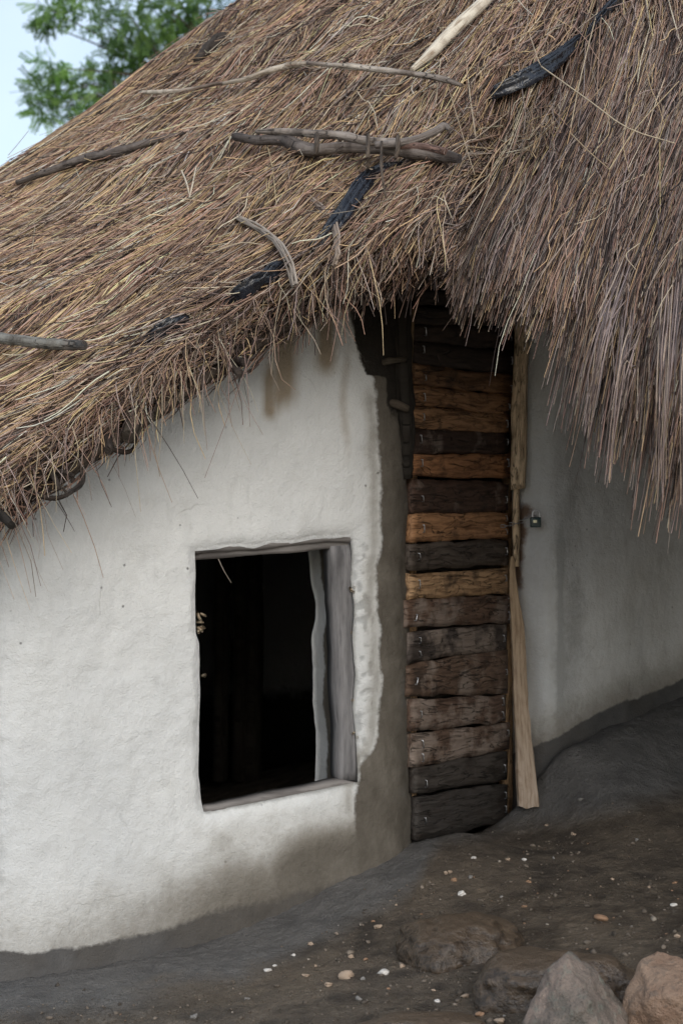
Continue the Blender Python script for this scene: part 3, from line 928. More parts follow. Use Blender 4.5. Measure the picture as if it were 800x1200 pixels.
# leaning pale timber at the foot of the door: irregular outline, rounded section
lp = np.array([(599.0, 652), (601, 690), (606.5, 740), (608.5, 800), (612.5, 860), (616.5, 910), (618.5, 944)], float)
lw = np.array([1.5, 5.5, 8.0, 8.6, 9.6, 11.8, 12.8])
Yl = np.array([6.965, 6.955, 6.945, 6.93, 6.91, 6.885, 6.87])
K = 34
cxp = np.interp(np.linspace(652, 945, K), lp[:, 1], lp[:, 0])
wdt = np.interp(np.linspace(652, 945, K), lp[:, 1], lw)
yy = np.interp(np.linspace(652, 945, K), lp[:, 1], Yl)
pyv = np.linspace(652, 947, K)
prof = np.array([(-1, 0.25), (-0.85, -0.45), (-0.2, -0.62), (0.55, -0.58), (0.95, -0.3), (1, 0.4), (0.5, 0.9), (-0.5, 0.9)])
vv = []
for k in range(K):
    c = P(cxp[k], pyv[k], yy[k])
    hw = wdt[k] / F * yy[k]
    for (a, b) in prof:
        n_ = 0.0025 * vn(np.array([a * 3, b * 3, k * 0.35]), 5) + 0.002 * vn(np.array([a * 9, b * 3, k * 0.9]), 6)
        zend = (0.012 * vn(np.array([a * 2.4, b * 2, 7.0]), 9) if k == K - 1 else 0)
        vv.append(c + np.array([a * hw + n_, b * (0.022 if k > 3 else 0.012) + n_, zend - (0.008 * abs(a + 0.3) * -1 if k == K - 1 else 0)]))
me = bpy.data.meshes.new('leaning_post')
ns = len(prof)
fc = [(k * ns + s, k * ns + (s + 1) % ns, (k + 1) * ns + (s + 1) % ns, (k + 1) * ns + s) for k in range(K - 1) for s in range(ns)]
fc += [tuple(range(ns))[::-1], tuple((K - 1) * ns + s for s in range(ns))]
me.from_pydata([tuple(v) for v in vv], [], fc)
gpa = np.array([(k * 0.026, prof[s][0] * 0.03, 3.3) for k in range(K) for s in range(ns)], np.float32)
a_ = me.attributes.new('gp', 'FLOAT_VECTOR', 'POINT'); a_.data.foreach_set('vector', gpa.ravel())
tcol = np.array([np.array((0.44, 0.32, 0.20)) * (1 - k / K) + np.array((0.40, 0.325, 0.26)) * (k / K) for k in range(K) for s in range(ns)], np.float32)
a_ = me.attributes.new('Col', 'FLOAT_VECTOR', 'POINT'); a_.data.foreach_set('vector', tcol.ravel())
a_ = me.attributes.new('patch', 'FLOAT', 'POINT'); a_.data.foreach_set('value', np.zeros(K * ns, np.float32))
me.update()
k_ = NT('pale_timber')
mp = k_.n('ShaderNodeMapping'); mp.inputs['Scale'].default_value = (1, 10, 1)
k_.l(k_.attr('gp', 'Vector'), mp.inputs['Vector'])
g1 = k_.noise(mp.outputs[0], 10, 5, 0.6, 0.4)
g2 = k_.noise(k_.attr('gp', 'Vector'), 14, 4, 0.6)
c_ = k_.mix(k_.rng(g1, 0.45, 0.72), k_.attr('Col', 'Color'), (0.19, 0.125, 0.075))
c_ = k_.mix(k_.rng(g2, 0.6, 0.72, 0, 0.6), c_, (0.15, 0.085, 0.05))
M_PALE = k_.fin(c_, 0.75, k_.bump(g1, 0.4, 0.006), 0.25)
add('leaning_post', me, M_PALE, HUT, 'pale split post leaning at the right foot of the door')

# left door post (dark timber in the mud), its tie and knots
add('door_post', pole_mesh('door_post', [P(468, 200, 6.52), P(466, 330, 6.46), P(468, 420, 6.42), P(472, 500, 6.43), P(473, 560, 6.455)], [0.042, 0.042, 0.04, 0.038, 0.03], 5, 12, (0.035, 0.030, 0.024), 0.05, 40), M_POLE, HUT, 'sooty upright timber left of the door top')
add('tie_stick', pole_mesh('tie_stick', [P(445, 426, 6.36), P(456, 423, 6.345), P(474, 421, 6.38)], [0.010, 0.011, 0.009], 6, 8, (0.12, 0.10, 0.075), 0, 14), M_POLE, HUT)
add('tie_stick', pole_mesh('tie_stick', [P(452, 470, 6.385), P(464, 474, 6.365), P(477, 479, 6.39)], [0.011, 0.014, 0.012], 7, 8, (0.10, 0.08, 0.06), 0, 14), M_POLE, HUT)
add('tie_stick', pole_mesh('tie_stick', [P(432, 352, 6.33), P(446, 349, 6.32), P(458, 344, 6.36)], [0.008, 0.009, 0.008], 8, 8, (0.09, 0.075, 0.055), 0, 14), M_POLE, HUT)
add('bark_strip', pole_mesh('bark_strip', [P(484, 362, 6.44), P(481, 400, 6.43), P(479, 440, 6.43), P(482, 462, 6.44)], [0.006, 0.009, 0.010, 0.005], 9, 7, (0.26, 0.18, 0.10), 0, 18), M_POLE, HUT)
# lintel and the mud over the door
add('door_lintel', pole_mesh('door_lintel', [P(455, 318, 6.45), P(540, 318, 6.80), P(640, 320, 7.08)], [0.045, 0.05, 0.045], 11, 12, (0.04, 0.033, 0.027), 0, 22), M_POLE, HUT)
slab_pts('overdoor_panel', [(440, 120), (640, 150), (640, 318), (440, 312)], (6.52, 7.14, 7.14, 6.52), 0.1, (0.03, 0.026, 0.022), 77, None, M_DARKWOOD, 'u', 20, 8, 0.006)  # mud panel coloured near-black for the shade over the door
# stubs of poles poking from the wall top beside the post
add('tie_stick', pole_mesh('tie_stick', [P(395, 352, 6.25), P(404, 351, 6.19), P(413, 352, 6.17)], [0.011, 0.012, 0.011], 12, 8, (0.20, 0.16, 0.11), 0, 10), M_POLE, HUT)

# ------------------------------------------------------------------ the window
WIN = bpy.data.objects.new('window', None)
COL.objects.link(WIN)
WIN.parent = HUT
WIN.location = Vector(P(320, 940, 6.15)) - HUT.location
WIN['label'] = 'unglazed window opening with a grey timber frame'
def wall_pt(px, py, inset):
    s = s_of_px(float(px))
    xy = plan_at(s) - plan_n(s) * inset
    a = xy[0] / xy[1]
    # keep it on the requested sight line
    for _ in range(6):
        s = s + ((px - 400) / F - a) * xy[1] / 0.9
        xy = plan_at(s) - plan_n(s) * inset
        a = xy[0] / xy[1]
    return np.array([xy[0], xy[1], (600 - py) / F * xy[1]])
sn = plan_n(np.array(s_wr))
WN = np.array([-sn[0], -sn[1], 0])
def wboard(name, quad, inset, thick, mat, seed, along, label=None, wob=0.003):
    poly_board(name, [wall_pt(x, y, inset) for x, y in quad], WN, thick, mat, WIN, (0.2, 0.2, 0.2), 0, seed, 20 if along == 'u' else 5, 5 if along == 'u' else 26, wob, label, along)
wboard('frame_post', [(389, 640), (419, 638), (424, 914), (399, 916)], 0.022, 0.06, M_GREYWOOD, 81, 'v', None, 0.003)
wboard('frame_lintel', [(226, 643), (420, 626), (420, 641), (226, 657)], 0.030, 0.07, M_GREYWOODH, 83, 'u')
wboard('frame_lintel', [(226, 636), (422, 618), (422, 634), (226, 650)], 0.016, 0.03, M_GREYWOODH, 84, 'u', 'thin splintered board under the plaster above the opening', 0.005)
wboard('frame_sill', [(238, 946), (401, 914), (424, 918), (240, 955)], 0.014, 0.06, M_GREYWOODH, 85, 'u')
# straw stubs poking out round the frame
stubcol = [(0.60, 0.50, 0.36), (0.50, 0.40, 0.28), (0.36, 0.29, 0.21)]
def mini(name, pts, rad, col, parent, K=6, sides=5):
    path = smooth_path(pts, K)
    v, q = tubes(path[None], np.interp(np.linspace(0, 1, K), np.linspace(0, 1, len(rad)), rad)[None], sides)
    me = mesh_np(name, v, q, {'Col': np.tile(col, (len(v), 1))})
    return add(name, me, M_STRAW, parent)
for k, (x, y, n) in enumerate([(233, 727, 5), (234, 737, 5), (237, 796, 2), (413, 690, 4), (416, 745, 3), (418, 822, 2), (417, 862, 2)]):
    for j in range(n):
        a = wall_pt(x + random.uniform(-3, 3), y + random.uniform(-6, 6) * (1.4 if k == 0 else 0.7), 0.03)
        dirv = np.array([random.uniform(-0.4, 1.0) if x < 300 else random.uniform(-1, 0.4), -1.6, random.uniform(-0.6, 0.6)])
        dirv /= np.linalg.norm(dirv)
        L = random.uniform(0.03, 0.045) if x < 300 else random.uniform(0.018, 0.028)
        mini('straw_stub', [a, a + dirv * L * 0.5, a + dirv * L], [0.0042, 0.004, 0.0036], stubcol[(k + j) % 3], WIN, 4, 6)
mini('dangling_straw', [wall_pt(256, 655, 0.01), wall_pt(262, 668, 0.0), wall_pt(271, 683, 0.01)], [0.0015, 0.0014, 0.001], (0.35, 0.31, 0.26), WIN)
# uprights standing inside the dark room
for x in (258, 281, 296):
    a = P(x, 800, 8.4)
    add('inner_upright', pole_mesh('inner_upright', [(a[0], a[1], -1.1), (a[0] + 0.01, a[1], -0.2), (a[0], a[1], 1.0)], [0.035, 0.033, 0.03], x, 8, (0.05, 0.042, 0.034), 0, 12), M_POLE, WIN)

# ------------------------------------------------------------------ padlock
pk = P(627, 612, 6.955)
LOCK = thing('padlock', 'small dark green padlock with steel shackle hanging on the wall beside the door', 'padlock', pk)
def bev_box(name, c, size, mat, parent, bev=0.003, segs=3, rot=0.0):
    bm = bmesh.new()
    bmesh.ops.create_cube(bm, size=1)
    bmesh.ops.scale(bm, vec=size, verts=bm.verts)
    bmesh.ops.bevel(bm, geom=list(bm.edges), offset=bev, segments=segs, affect='EDGES', profile=0.6)
    if rot:
        bmesh.ops.rotate(bm, cent=(0, 0, 0), matrix=Matrix.Rotation(rot, 3, 'Y'), verts=bm.verts)
    bmesh.ops.translate(bm, vec=c, verts=bm.verts)
    me = bpy.data.meshes.new(name)
    bm.to_mesh(me); bm.free()
    me.polygons.foreach_set('use_smooth', np.ones(len(me.polygons), bool))
    return add(name, me, mat, parent)
bev_box('lock_body', P(627, 612, 6.95), (0.037, 0.02, 0.035), M_LOCK, LOCK, 0.005)
bev_box('brass_glint', P(626.5, 611, 6.9395), (0.013, 0.003, 0.010), M_BRASS, LOCK, 0.0012)  # brass glint on the body, added as a small raised plate
u = np.linspace(0, math.pi, 9)
arc = [P(623.4, 607, 6.95)] + [P(627.6 - 4.2 * math.cos(t), 602 - 4.0 * math.sin(t), 6.95) for t in u] + [P(631.8, 607, 6.95)]
path = smooth_path(arc, 22)
v_, q_ = tubes(path[None], np.full((1, 22), 0.0034), 8)
add('shackle', mesh_np('shackle', v_, q_), M_STEEL, LOCK)
v_, q_ = tubes(np.array([[P(612, 609, 6.965), P(617, 607, 6.958), P(622, 604, 6.956), P(628, 604, 6.956)]]), np.full((1, 4), 0.003), 6)
add('hasp', mesh_np('hasp', v_, q_), M_RUSTST, LOCK)
# short chain between door and wall
CH = thing('chain', 'short dull steel chain across the door edge beside the padlock', 'chain', P(600, 615, 6.94))
for i in range(5):
    c = P(589 + i * 5.2, 616.5 - i * 1.3 + (i % 2), 6.945 + 0.002 * i)
    t = np.linspace(0, 2 * math.pi, 11)
    ax = (0.010, 0.005)
    if i % 2:
        pth = np.stack([c[0] + ax[0] * np.cos(t), c[1] + ax[1] * np.sin(t), c[2] + 0 * t], -1)
    else:
        pth = np.stack([c[0] + ax[0] * np.cos(t), c[1] + 0 * t, c[2] + ax[1] * np.sin(t)], -1)
    v_, q_ = tubes(pth[None], np.full((1, 11), 0.0016), 5)
    add('chain_link', mesh_np('chain_link', v_, q_), M_RUSTST, CH)

# ------------------------------------------------------------------ roof body under the straw
nth, nrr = 420, 46
th = np.linspace(-math.pi, math.pi, nth)
th[:] = np.sort(np.concatenate([np.linspace(-math.pi, -1.3, 60, endpoint=False), np.linspace(-1.3, 0.5, 280, endpoint=False), np.linspace(0.5, math.pi, 80)]))
TT, RR = np.meshgrid(th, np.linspace(0.0, 1, nrr))
Re = eave_r(TT) - 0.04
R_ = 0.02 + RR * (Re - 0.02)
top = cone_pt(TT, R_, -0.035 + lump(TT, R_) + 0.010 * n2(TT * 120, R_ * 8, 82, 2) - 0.05 * sstep(0.97, 1, RR))
bot = cone_pt(TT, R_ - 0.03 * RR, -0.15 + 0.05 * sstep(0.9, 1, RR) + 0.015 * n2(TT * 60, R_ * 6, 83, 2))
n = nth * nrr
q = grid_quads(nrr, nth)
e1 = (nrr - 1) * nth + np.arange(nth - 1)
rim = np.stack([e1, e1 + 1, e1 + 1 + n, e1 + n], -1)
add('thatch_bed', mesh_np('thatch_bed', np.vstack([top.reshape(-1, 3), bot.reshape(-1, 3)]), np.vstack([q, q[:, ::-1] + n, rim[:, ::-1]])), M_DECK, HUT, 'packed dark grass under the loose straw')

# ------------------------------------------------------------------ straw
PAL = np.array([(0.68, 0.49, 0.28), (0.46, 0.305, 0.22), (0.46, 0.37, 0.315), (0.065, 0.045, 0.038), (0.82, 0.70, 0.53), (0.26, 0.155, 0.115)])
WL_ = np.array([0.20, 0.30, 0.14, 0.18, 0.08, 0.12])  # dark share of both mixes also paints shadows between the bundles
WR_ = np.array([0.09, 0.24, 0.32, 0.25, 0.03, 0.10])

# direction of the straw as it lies in the photograph: angle above horizontal, pointing down-left
DIRL = np.array([(0, 300, 36), (0, 450, 40), (100, 330, 34), (150, 420, 30), (250, 200, 38), (300, 340, 33), (400, 60, 47), (330, 100, 43), (450, 250, 42), (520, 60, 50), (600, 20, 55), (450, 150, 45), (200, 250, 35), (-300, 400, 40), (-300, 650, 45), (600, -200, 60)], float)
DIRR = np.array([(560, 150, 62), (560, 250, 66), (620, 250, 71), (700, 60, 66), (700, 250, 74), (780, 50, 70), (780, 300, 79), (700, 450, 78), (800, 500, 82), (1100, 300, 92), (1500, 200, 110)], float)
def field(tab, px, py):
    d = (px[:, None] - tab[None, :, 0]) ** 2 + (py[:, None] - tab[None, :, 1]) ** 2 + 900
    w = 1 / d ** 1.5
    return np.radians((w * tab[None, :, 2]).sum(1) / w.sum(1))

def straw_batch(th0, r0, L, right, jit, h0, rad, pal_w, K=5, droop=1.0, lift=0.0, bendamp=0.03, maxover=None, useImg=True):
    N = len(th0)
    p0 = cone_pt(th0, r0)
    e1 = np.stack([np.sin(th0), -np.cos(th0), np.full(N, -MS)], -1) / math.hypot(1, MS)
    e2 = np.stack([np.cos(th0), np.sin(th0), np.zeros(N)], -1)
    if useImg:
        ppx, ppy = project(p0)
        aL, aR = field(DIRL, ppx, ppy), field(DIRR, ppx, ppy)
        ang = np.where(right, aR, aL)
        dx, dy = -np.cos(ang), np.sin(ang)
        eps = 0.01
        a1 = np.stack(project(p0 + e1 * eps), -1) - np.stack([ppx, ppy], -1)
        a2 = np.stack(project(p0 + e2 * eps), -1) - np.stack([ppx, ppy], -1)
        det = a1[:, 0] * a2[:, 1] - a1[:, 1] * a2[:, 0]
        c1 = (dx * a2[:, 1] - dy * a2[:, 0]) / det
        c2 = (a1[:, 0] * dy - a1[:, 1] * dx) / det
        sk = np.arctan2(c2, np.where(c1 < 0, -c1, c1) + 1e-9)
        sk = np.clip(sk, -0.75, 0.75) * np.exp(-np.maximum(np.abs(th0 + 0.35) - 0.7, 0) * 2)
    else:
        sk = np.zeros(N)
    sk = sk + jit
    d = e1 * np.cos(sk)[:, None] + e2 * np.sin(sk)[:, None]
    t = np.linspace(0, 1, K)
    side = np.cross(d, np.array([0, 0, 1.0]))
    side /= np.linalg.norm(side, axis=1, keepdims=True)
    bend = rng.normal(0, bendamp, N) * L
    bend2 = rng.normal(0, bendamp * 0.4, N) * L
    pts = p0[:, None] + d[:, None] * (L[:, None] * t)[..., None] + side[:, None] * (bend[:, None] * (t ** 2) + bend2[:, None] * np.sin(t * 6.3))[..., None]
    tt, rr = pol(pts)
    Rm = eave_r(tt)
    over = np.maximum(rr - Rm, 0)
    # past the eave the straw sags
    rr2 = np.where(over > 0, Rm + over * (1 - 0.45 * np.minimum(droop * 1.0, 1.6)), rr)
    x, y = CX + rr2 * np.sin(tt), CY - rr2 * np.cos(tt)
    z = ZA - MS * rr2 - over * 0.55 * droop - (over ** 2) * 0.6 * droop
    nrm = np.stack([MS * np.sin(tt), -MS * np.cos(tt), np.ones_like(tt)], -1) / math.hypot(MS, 1)
    hh = h0[:, None] + lift * t ** 2 * np.abs(rng.normal(0, 1, N))[:, None] + lump(tt, rr)
    pts = np.stack([x, y, z], -1) + nrm * hh[..., None]
    rads = rad[:, None] * (1.0 - 0.45 * t[None] ** 2)
    ci = rng.choice(len(PAL), N, p=pal_w / pal_w.sum())
    patchy = (1 + 0.75 * n2(th0 * 30 + sk * 2, r0 * 2.2, 95, 3)) * (1 + 0.35 * n2(th0 * 9, r0 * 3, 96, 2))
    col = PAL[ci] * (rng.uniform(0.6, 1.3, N) * patchy)[:, None] * rng.uniform(0.94, 1.06, (N, 3))
    col = np.where(right[:, None], col * np.array([0.82, 0.81, 0.82]), col)
    col = np.clip(col, 0.02, 0.8)
    return pts, rads, col

def sample(n, t0, t1, r0, r1):
    return rng.uniform(t0, t1, n), np.sqrt(rng.uniform(r0 ** 2, r1 ** 2, n))

def to_obj(name, batches, label):
    V, Q, C = [], [], []
    o = 0
    for pts, rads, col in batches:
        v, q = tubes(pts, rads, 3)
        V.append(v); Q.append(q + o)
        C.append(np.repeat(col, pts.shape[1] * 3, axis=0))
        o += len(v)
    return add(name, mesh_np(name, np.vstack(V), np.vstack(Q), {'Col': np.vstack(C)}, smooth=True), M_STRAW, HUT, label, 'stuff')

def is_right(th, r):
    p = cone_pt(th, r)
    x, y = project(p)
    return x > seam_x(y)

left_b, right_b = [], []
# main lay
def main_lay(n, t0, t1, r_lo, h_lo, h_hi, jit_s, rad_m, right_side):
    th_, r_ = sample(n, t0, t1, r_lo, 3.95)
    L = rng.uniform(0.45, 1.05, n)
    Rm = eave_r(th_)
    ok = r_ < Rm - 0.02
    R = is_right(th_, r_)
    ok &= (R == right_side)
    th_, r_, L, Rm = th_[ok], r_[ok], L[ok], Rm[ok]
    m = len(th_)
    if right_side:
        pe = cone_pt(th_, Rm)
        epx, _ = project(pe)
        hang = np.interp(epx, [480, 540, 620, 718, 730, 750, 820, 900], [0.02, 0.02, 0.025, 0.035, 0.23, 0.26, 0.30, 0.32])
        hang = hang * (1 + 0.55 * n2(th_ * 45, th_ * 0, 93, 2))
        lim = Rm + hang * rng.beta(2.0, 2.0, m) * 1.0
    else:
        lim = Rm + np.clip(rng.normal(-0.03, 0.04, m) + 0.13 * n2(th_ * 26, th_ * 0, 94, 3), -0.22, 0.14)
    L = np.minimum(L, (lim - r_) * math.hypot(1, MS) * 1.02)
    good = L > 0.06
    th_, r_, L = th_[good], r_[good], L[good]
    m = len(th_)
    clump = (0.05 if right_side else 0.20) * n2(th_ * 16, r_ * 3, 91, 2) + 0.06 * n2(th_ * 60, r_ * 5, 92, 2)
    jit = rng.normal(0, jit_s, m) + clump
    h0 = rng.uniform(h_lo, h_hi, m) - (0.03 if right_side else 0.0)
    rad = np.clip(rng.normal(rad_m, rad_m * 0.28, m), 0.0009, 0.004)
    return straw_batch(th_, r_, L, np.full(m, right_side), jit, h0, rad, WR_ if right_side else WL_, lift=0.012, droop=1.0, bendamp=0.025 if not right_side else 0.014)

# loose tangle lying across the lay
def tangle(n, t0, t1, r0, r1, side, spread_, rad_m, w, hl=(0.02, 0.05), Lr=(0.12, 0.4)):
    th_, r_ = sample(n, t0, t1, r0, r1)
    ok = (r_ < eave_r(th_) - 0.01) & (is_right(th_, r_) == side)
    th_, r_ = th_[ok], r_[ok]
    m = len(th_)
    L = rng.uniform(*Lr, m)
    return straw_batch(th_, r_, L, np.full(m, side), rng.normal(0, spread_, m), rng.uniform(*hl, m), np.clip(rng.normal(rad_m, 0.0003, m), 0.0006, 0.003), w, lift=0.03, droop=1.3, bendamp=0.07, K=6)
left_b.append(main_lay(40000, -1.15, -0.05, 1.55, -0.05, 0.040, 0.12, 0.0024, False))
# broken, shorter pieces matted into the lay
left_b.append(tangle(4500, -1.0, -0.1, 1.6, 3.95, False, 0.24, 0.0021, WL_ * np.array([1.4, 1, 1, 1.5, 1.5, 1]), hl=(-0.01, 0.05), Lr=(0.06, 0.28)))
right_b.append(tangle(900, -0.35, 0.25, 1.6, 3.9, True, 0.10, 0.0018, WR_, hl=(-0.01, 0.04), Lr=(0.15, 0.4)))
right_b.append(main_lay(46000, -0.40, 0.28, 1.55, -0.05, 0.040, 0.055, 0.0021, True))
# rest of the roof, thinner cover
th_, r_ = sample(15000, 0.28, 2 * math.pi - 1.15, 0.05, 3.8)
right_b.append(straw_batch(th_, r_, rng.uniform(0.5, 1.0, 15000), np.ones(15000, bool), rng.normal(0, 0.1, 15000), rng.uniform(-0.02, 0.03, 15000), np.full(15000, 0.004), WL_, useImg=False, K=4))
th_, r_ = sample(9000, -1.15, 0.28, 0.05, 1.6)
right_b.append(straw_batch(th_, r_, rng.uniform(0.4, 0.8, 9000), np.zeros(9000, bool), rng.normal(0, 0.1, 9000), rng.uniform(-0.02, 0.03, 9000), np.full(9000, 0.003), WL_, useImg=False, K=4))
left_b.append(tangle(4200, -1.0, -0.1, 1.6, 3.95, False, 0.5, 0.0013, WL_))
right_b.append(tangle(500, -0.35, 0.25, 1.6, 3.9, True, 0.22, 0.0013, WR_ + WL_ * 0.5, Lr=(0.15, 0.45)))
# ragged fringe of the left eave: straws near the edge, limp and criss-cross
n = 3200
th_ = rng.uniform(-0.95, -0.22, n)
r_ = eave_r(th_) - np.abs(rng.normal(0, 0.10, n)) - 0.01
ok = ~is_right(th_, r_)
th_, r_ = th_[ok], r_[ok]
n = len(th_)
left_b.append(straw_batch(th_, r_, rng.uniform(0.05, 0.22, n) * np.interp(th_, [-0.5, -0.33], [1.0, 0.6]), np.zeros(n, bool), rng.normal(0.15, 0.55, n), rng.uniform(-0.07, 0.03, n), np.clip(rng.normal(0.0013, 0.0004, n), 0.0006, 0.003), WL_ * np.array([0.8, 1, 1.3, 2.0, 1, 1.5]), K=6, droop=2.2, bendamp=0.14))
# older under layer, darkened in colour for the eave shadow, showing as a thick broken edge
n = 7000
th_ = rng.uniform(-0.95, -0.24, n)
r_ = eave_r(th_) - rng.uniform(0.05, 0.30, n)
ok = ~is_right(th_, r_)
th_, r_ = th_[ok], r_[ok]
n = len(th_)
lim = (eave_r(th_) + 0.12 * n2(th_ * 26, th_ * 0, 94, 3) + rng.normal(-0.02, 0.03, n) - r_) * 1.3
left_b.append(straw_batch(th_, r_, np.clip(lim, 0.05, 0.5), np.zeros(n, bool), rng.normal(0.1, 0.25, n), rng.uniform(-0.17, -0.04, n), np.clip(rng.normal(0.0022, 0.0005, n), 0.001, 0.004), WL_ * np.array([0.4, 1, 1, 5.0, 0.3, 4.0]), droop=1.2, bendamp=0.06))
n = 2600
th_ = rng.uniform(-0.90, -0.26, n)
r_ = eave_r(th_) - 0.02 - np.abs(rng.normal(0, 0.05, n)) + 0.03 * n2(th_ * 12, th_ * 0, 98, 2)
left_b.append(straw_batch(th_, r_, rng.uniform(0.12, 0.35, n), np.zeros(n, bool), rng.normal(-1.15, 0.22, n), rng.uniform(-0.12, -0.02, n), np.clip(rng.normal(0.0021, 0.0004, n), 0.001, 0.004), WL_ * np.array([1.3, 1, 1, 2.0, 1.4, 1.5]), droop=0.6, bendamp=0.06))
tc = rng.uniform(-0.80, -0.46, 22)
for t_c in tc:
    m_ = int(rng.integers(30, 75))
    th_ = t_c + rng.normal(0, 0.010, m_)
    r_ = eave_r(th_) - np.abs(rng.normal(0.05, 0.05, m_)) - 0.01
    left_b.append(straw_batch(th_, r_, rng.uniform(0.07, 0.19, m_), np.zeros(m_, bool), rng.normal(rng.normal(0.1, 0.3), 0.18, m_), rng.uniform(-0.09, 0.02, m_), np.clip(rng.normal(0.0018, 0.0004, m_), 0.001, 0.003), WL_ * np.array([0.8, 1, 1.2, 2.0, 0.8, 1.8]), K=6, droop=2.0, bendamp=0.08))
# short butt ends and underside wisps at the mouth above the door
n = 1300
th_ = rng.uniform(-0.36, -0.13, n)
r_ = eave_r(th_) - np.abs(rng.normal(0, 0.08, n)) - 0.02
left_b.append(straw_batch(th_, r_, rng.uniform(0.03, 0.10, n), is_right(th_, r_), rng.normal(0.0, 0.35, n), rng.uniform(-0.10, 0.0, n), np.clip(rng.normal(0.0015, 0.0004, n), 0.0006, 0.003), WR_, K=6, droop=2.2, bendamp=0.10))
# pale frizzy tuft where the right thatch starts under the plastic
sp_ = np.array([cone_hit(x, y) for x, y in [(random.uniform(565, 650), random.uniform(105, 150)) for _ in range(420)]])
tt_, rr_ = pol(sp_)
right_b.append(straw_batch(tt_, rr_, rng.uniform(0.08, 0.22, 420), np.ones(420, bool), rng.normal(0.0, 0.30, 420), rng.uniform(0.0, 0.03, 420), np.full(420, 0.0017), np.array([0.3, 0.1, 0.4, 0.1, 0.3, 0.1]), lift=0.03, bendamp=0.05))
to_obj('thatch', left_b, 'tangled pinkish brown grass thatch combed down to the left')
to_obj('thatch', right_b, 'straight grey brown grass thatch hanging in a long fringe')

# ---- single straws one can pick out
def on_roof(pts, off):
    # points on the thatch that lie at a given height above its mean surface
    out = []
    Ys = np.linspace(3.5, 9.5, 3000)
    for i, (x, y) in enumerate(pts):
        q = np.stack([(x - 400) / F * Ys, Ys, (600 - y) / F * Ys], -1)
        t_, r_ = pol(q)
        o = (off[i] if isinstance(off, (list, tuple)) else off) * 0.8
        h = (q[:, 2] - cone_z(q[:, 0], q[:, 1])) / math.hypot(1, MS) - o - 0.085 * sstep(-0.70, -1.10, t_) * np.interp(r_, [1.4, 3.0], [0.35, 1.1])
        k = int(np.argmax(h < 0)) if (h < 0).any() else int(np.argmin(h))
        out.append(q[k])
    return np.array(out)
PALE = (0.52, 0.43, 0.30)
singles = [
    ([(634, 78), (690, 118), (735, 150), (790, 168)], PALE, 0.0022), ([(700, 10), (680, 90), (668, 150)], (0.45, 0.36, 0.24), 0.0020),
    ([(668, 156), (690, 178), (713, 198)], (0.40, 0.30, 0.18), 0.0017), ([(713, 199), (745, 150), (795, 95)], (0.46, 0.36, 0.22), 0.0018),
    ([(620, 40), (630, 70), (634, 78)], (0.44, 0.35, 0.25), 0.0017), ([(545, 60), (550, 110), (557, 160)], (0.48, 0.39, 0.27), 0.0018),
    ([(520, 85), (545, 170), (556, 205)], (0.42, 0.33, 0.22), 0.0014), ([(516, 70), (512, 105), (510, 124)], PALE, 0.0018),
    ([(307, 150), (318, 190), (324, 240)], (0.50, 0.40, 0.24), 0.0016), ([(118, 252), (150, 262), (195, 282)], (0.55, 0.44, 0.26), 0.0016),
    ([(213, 200), (219, 215), (222, 228)], (0.66, 0.58, 0.45), 0.0028), ([(222, 232), (226, 215), (230, 195)], (0.64, 0.56, 0.43), 0.0026),
    ([(10, 182), (22, 168), (34, 153)], (0.30, 0.25, 0.2), 0.0012), ([(240, 300), (280, 285), (310, 287)], PALE, 0.0018),
    ([(0, 290), (60, 245), (120, 205)], PALE, 0.0020), ([(90, 320), (130, 290), (175, 262)], (0.55, 0.43, 0.24), 0.0021),
    ([(310, 240), (350, 215), (390, 190)], (0.55, 0.43, 0.24), 0.0018), ([(575, 260), (600, 215), (612, 190)], (0.50, 0.36, 0.2), 0.002),
    ([(540, 240), (580, 180), (600, 160)], (0.42, 0.30, 0.18), 0.002), ([(430, 80), (470, 40), (520, 5)], PALE, 0.0018),
]
for pts, c, r in singles:
    pa = on_roof(pts, [0.06, 0.075, 0.06])if len(pts) == 3 else on_roof(pts, [0.06, 0.08, 0.08, 0.06])
    mini('straw', pa, [r, r, r * 0.8], c, HUT, 10, 5)
for k in range(90):      # random strays over the whole slope
    x, y = random.uniform(-10, 800), random.uniform(0, 420)
    if y > np.interp(x, [0, 500, 800], [540, 280, 420]) - 30 or y < 190 - x * 0.70 + 15:
        continue
    if x > seam_x(y) and random.random() < 0.6:
        continue
    a = math.radians(random.gauss(40 if x < seam_x(y) else 72, 26 if x < seam_x(y) else 12))
    L = random.uniform(25, 75)
    b = random.gauss(0, 9)
    dx, dy = -math.cos(a) * L, math.sin(a) * L
    pa = on_roof([(x, y), (x + dx / 2 - dy / L * b, y + dy / 2 + dx / L * b), (x + dx, y + dy)], [0.05, 0.07, 0.055])
    c = random.choice([PALE, (0.45, 0.34, 0.2), (0.33, 0.25, 0.2), (0.28, 0.21, 0.18)])
    mini('straw', pa, [0.0015, 0.0016, 0.001], c, HUT, 8, 4)
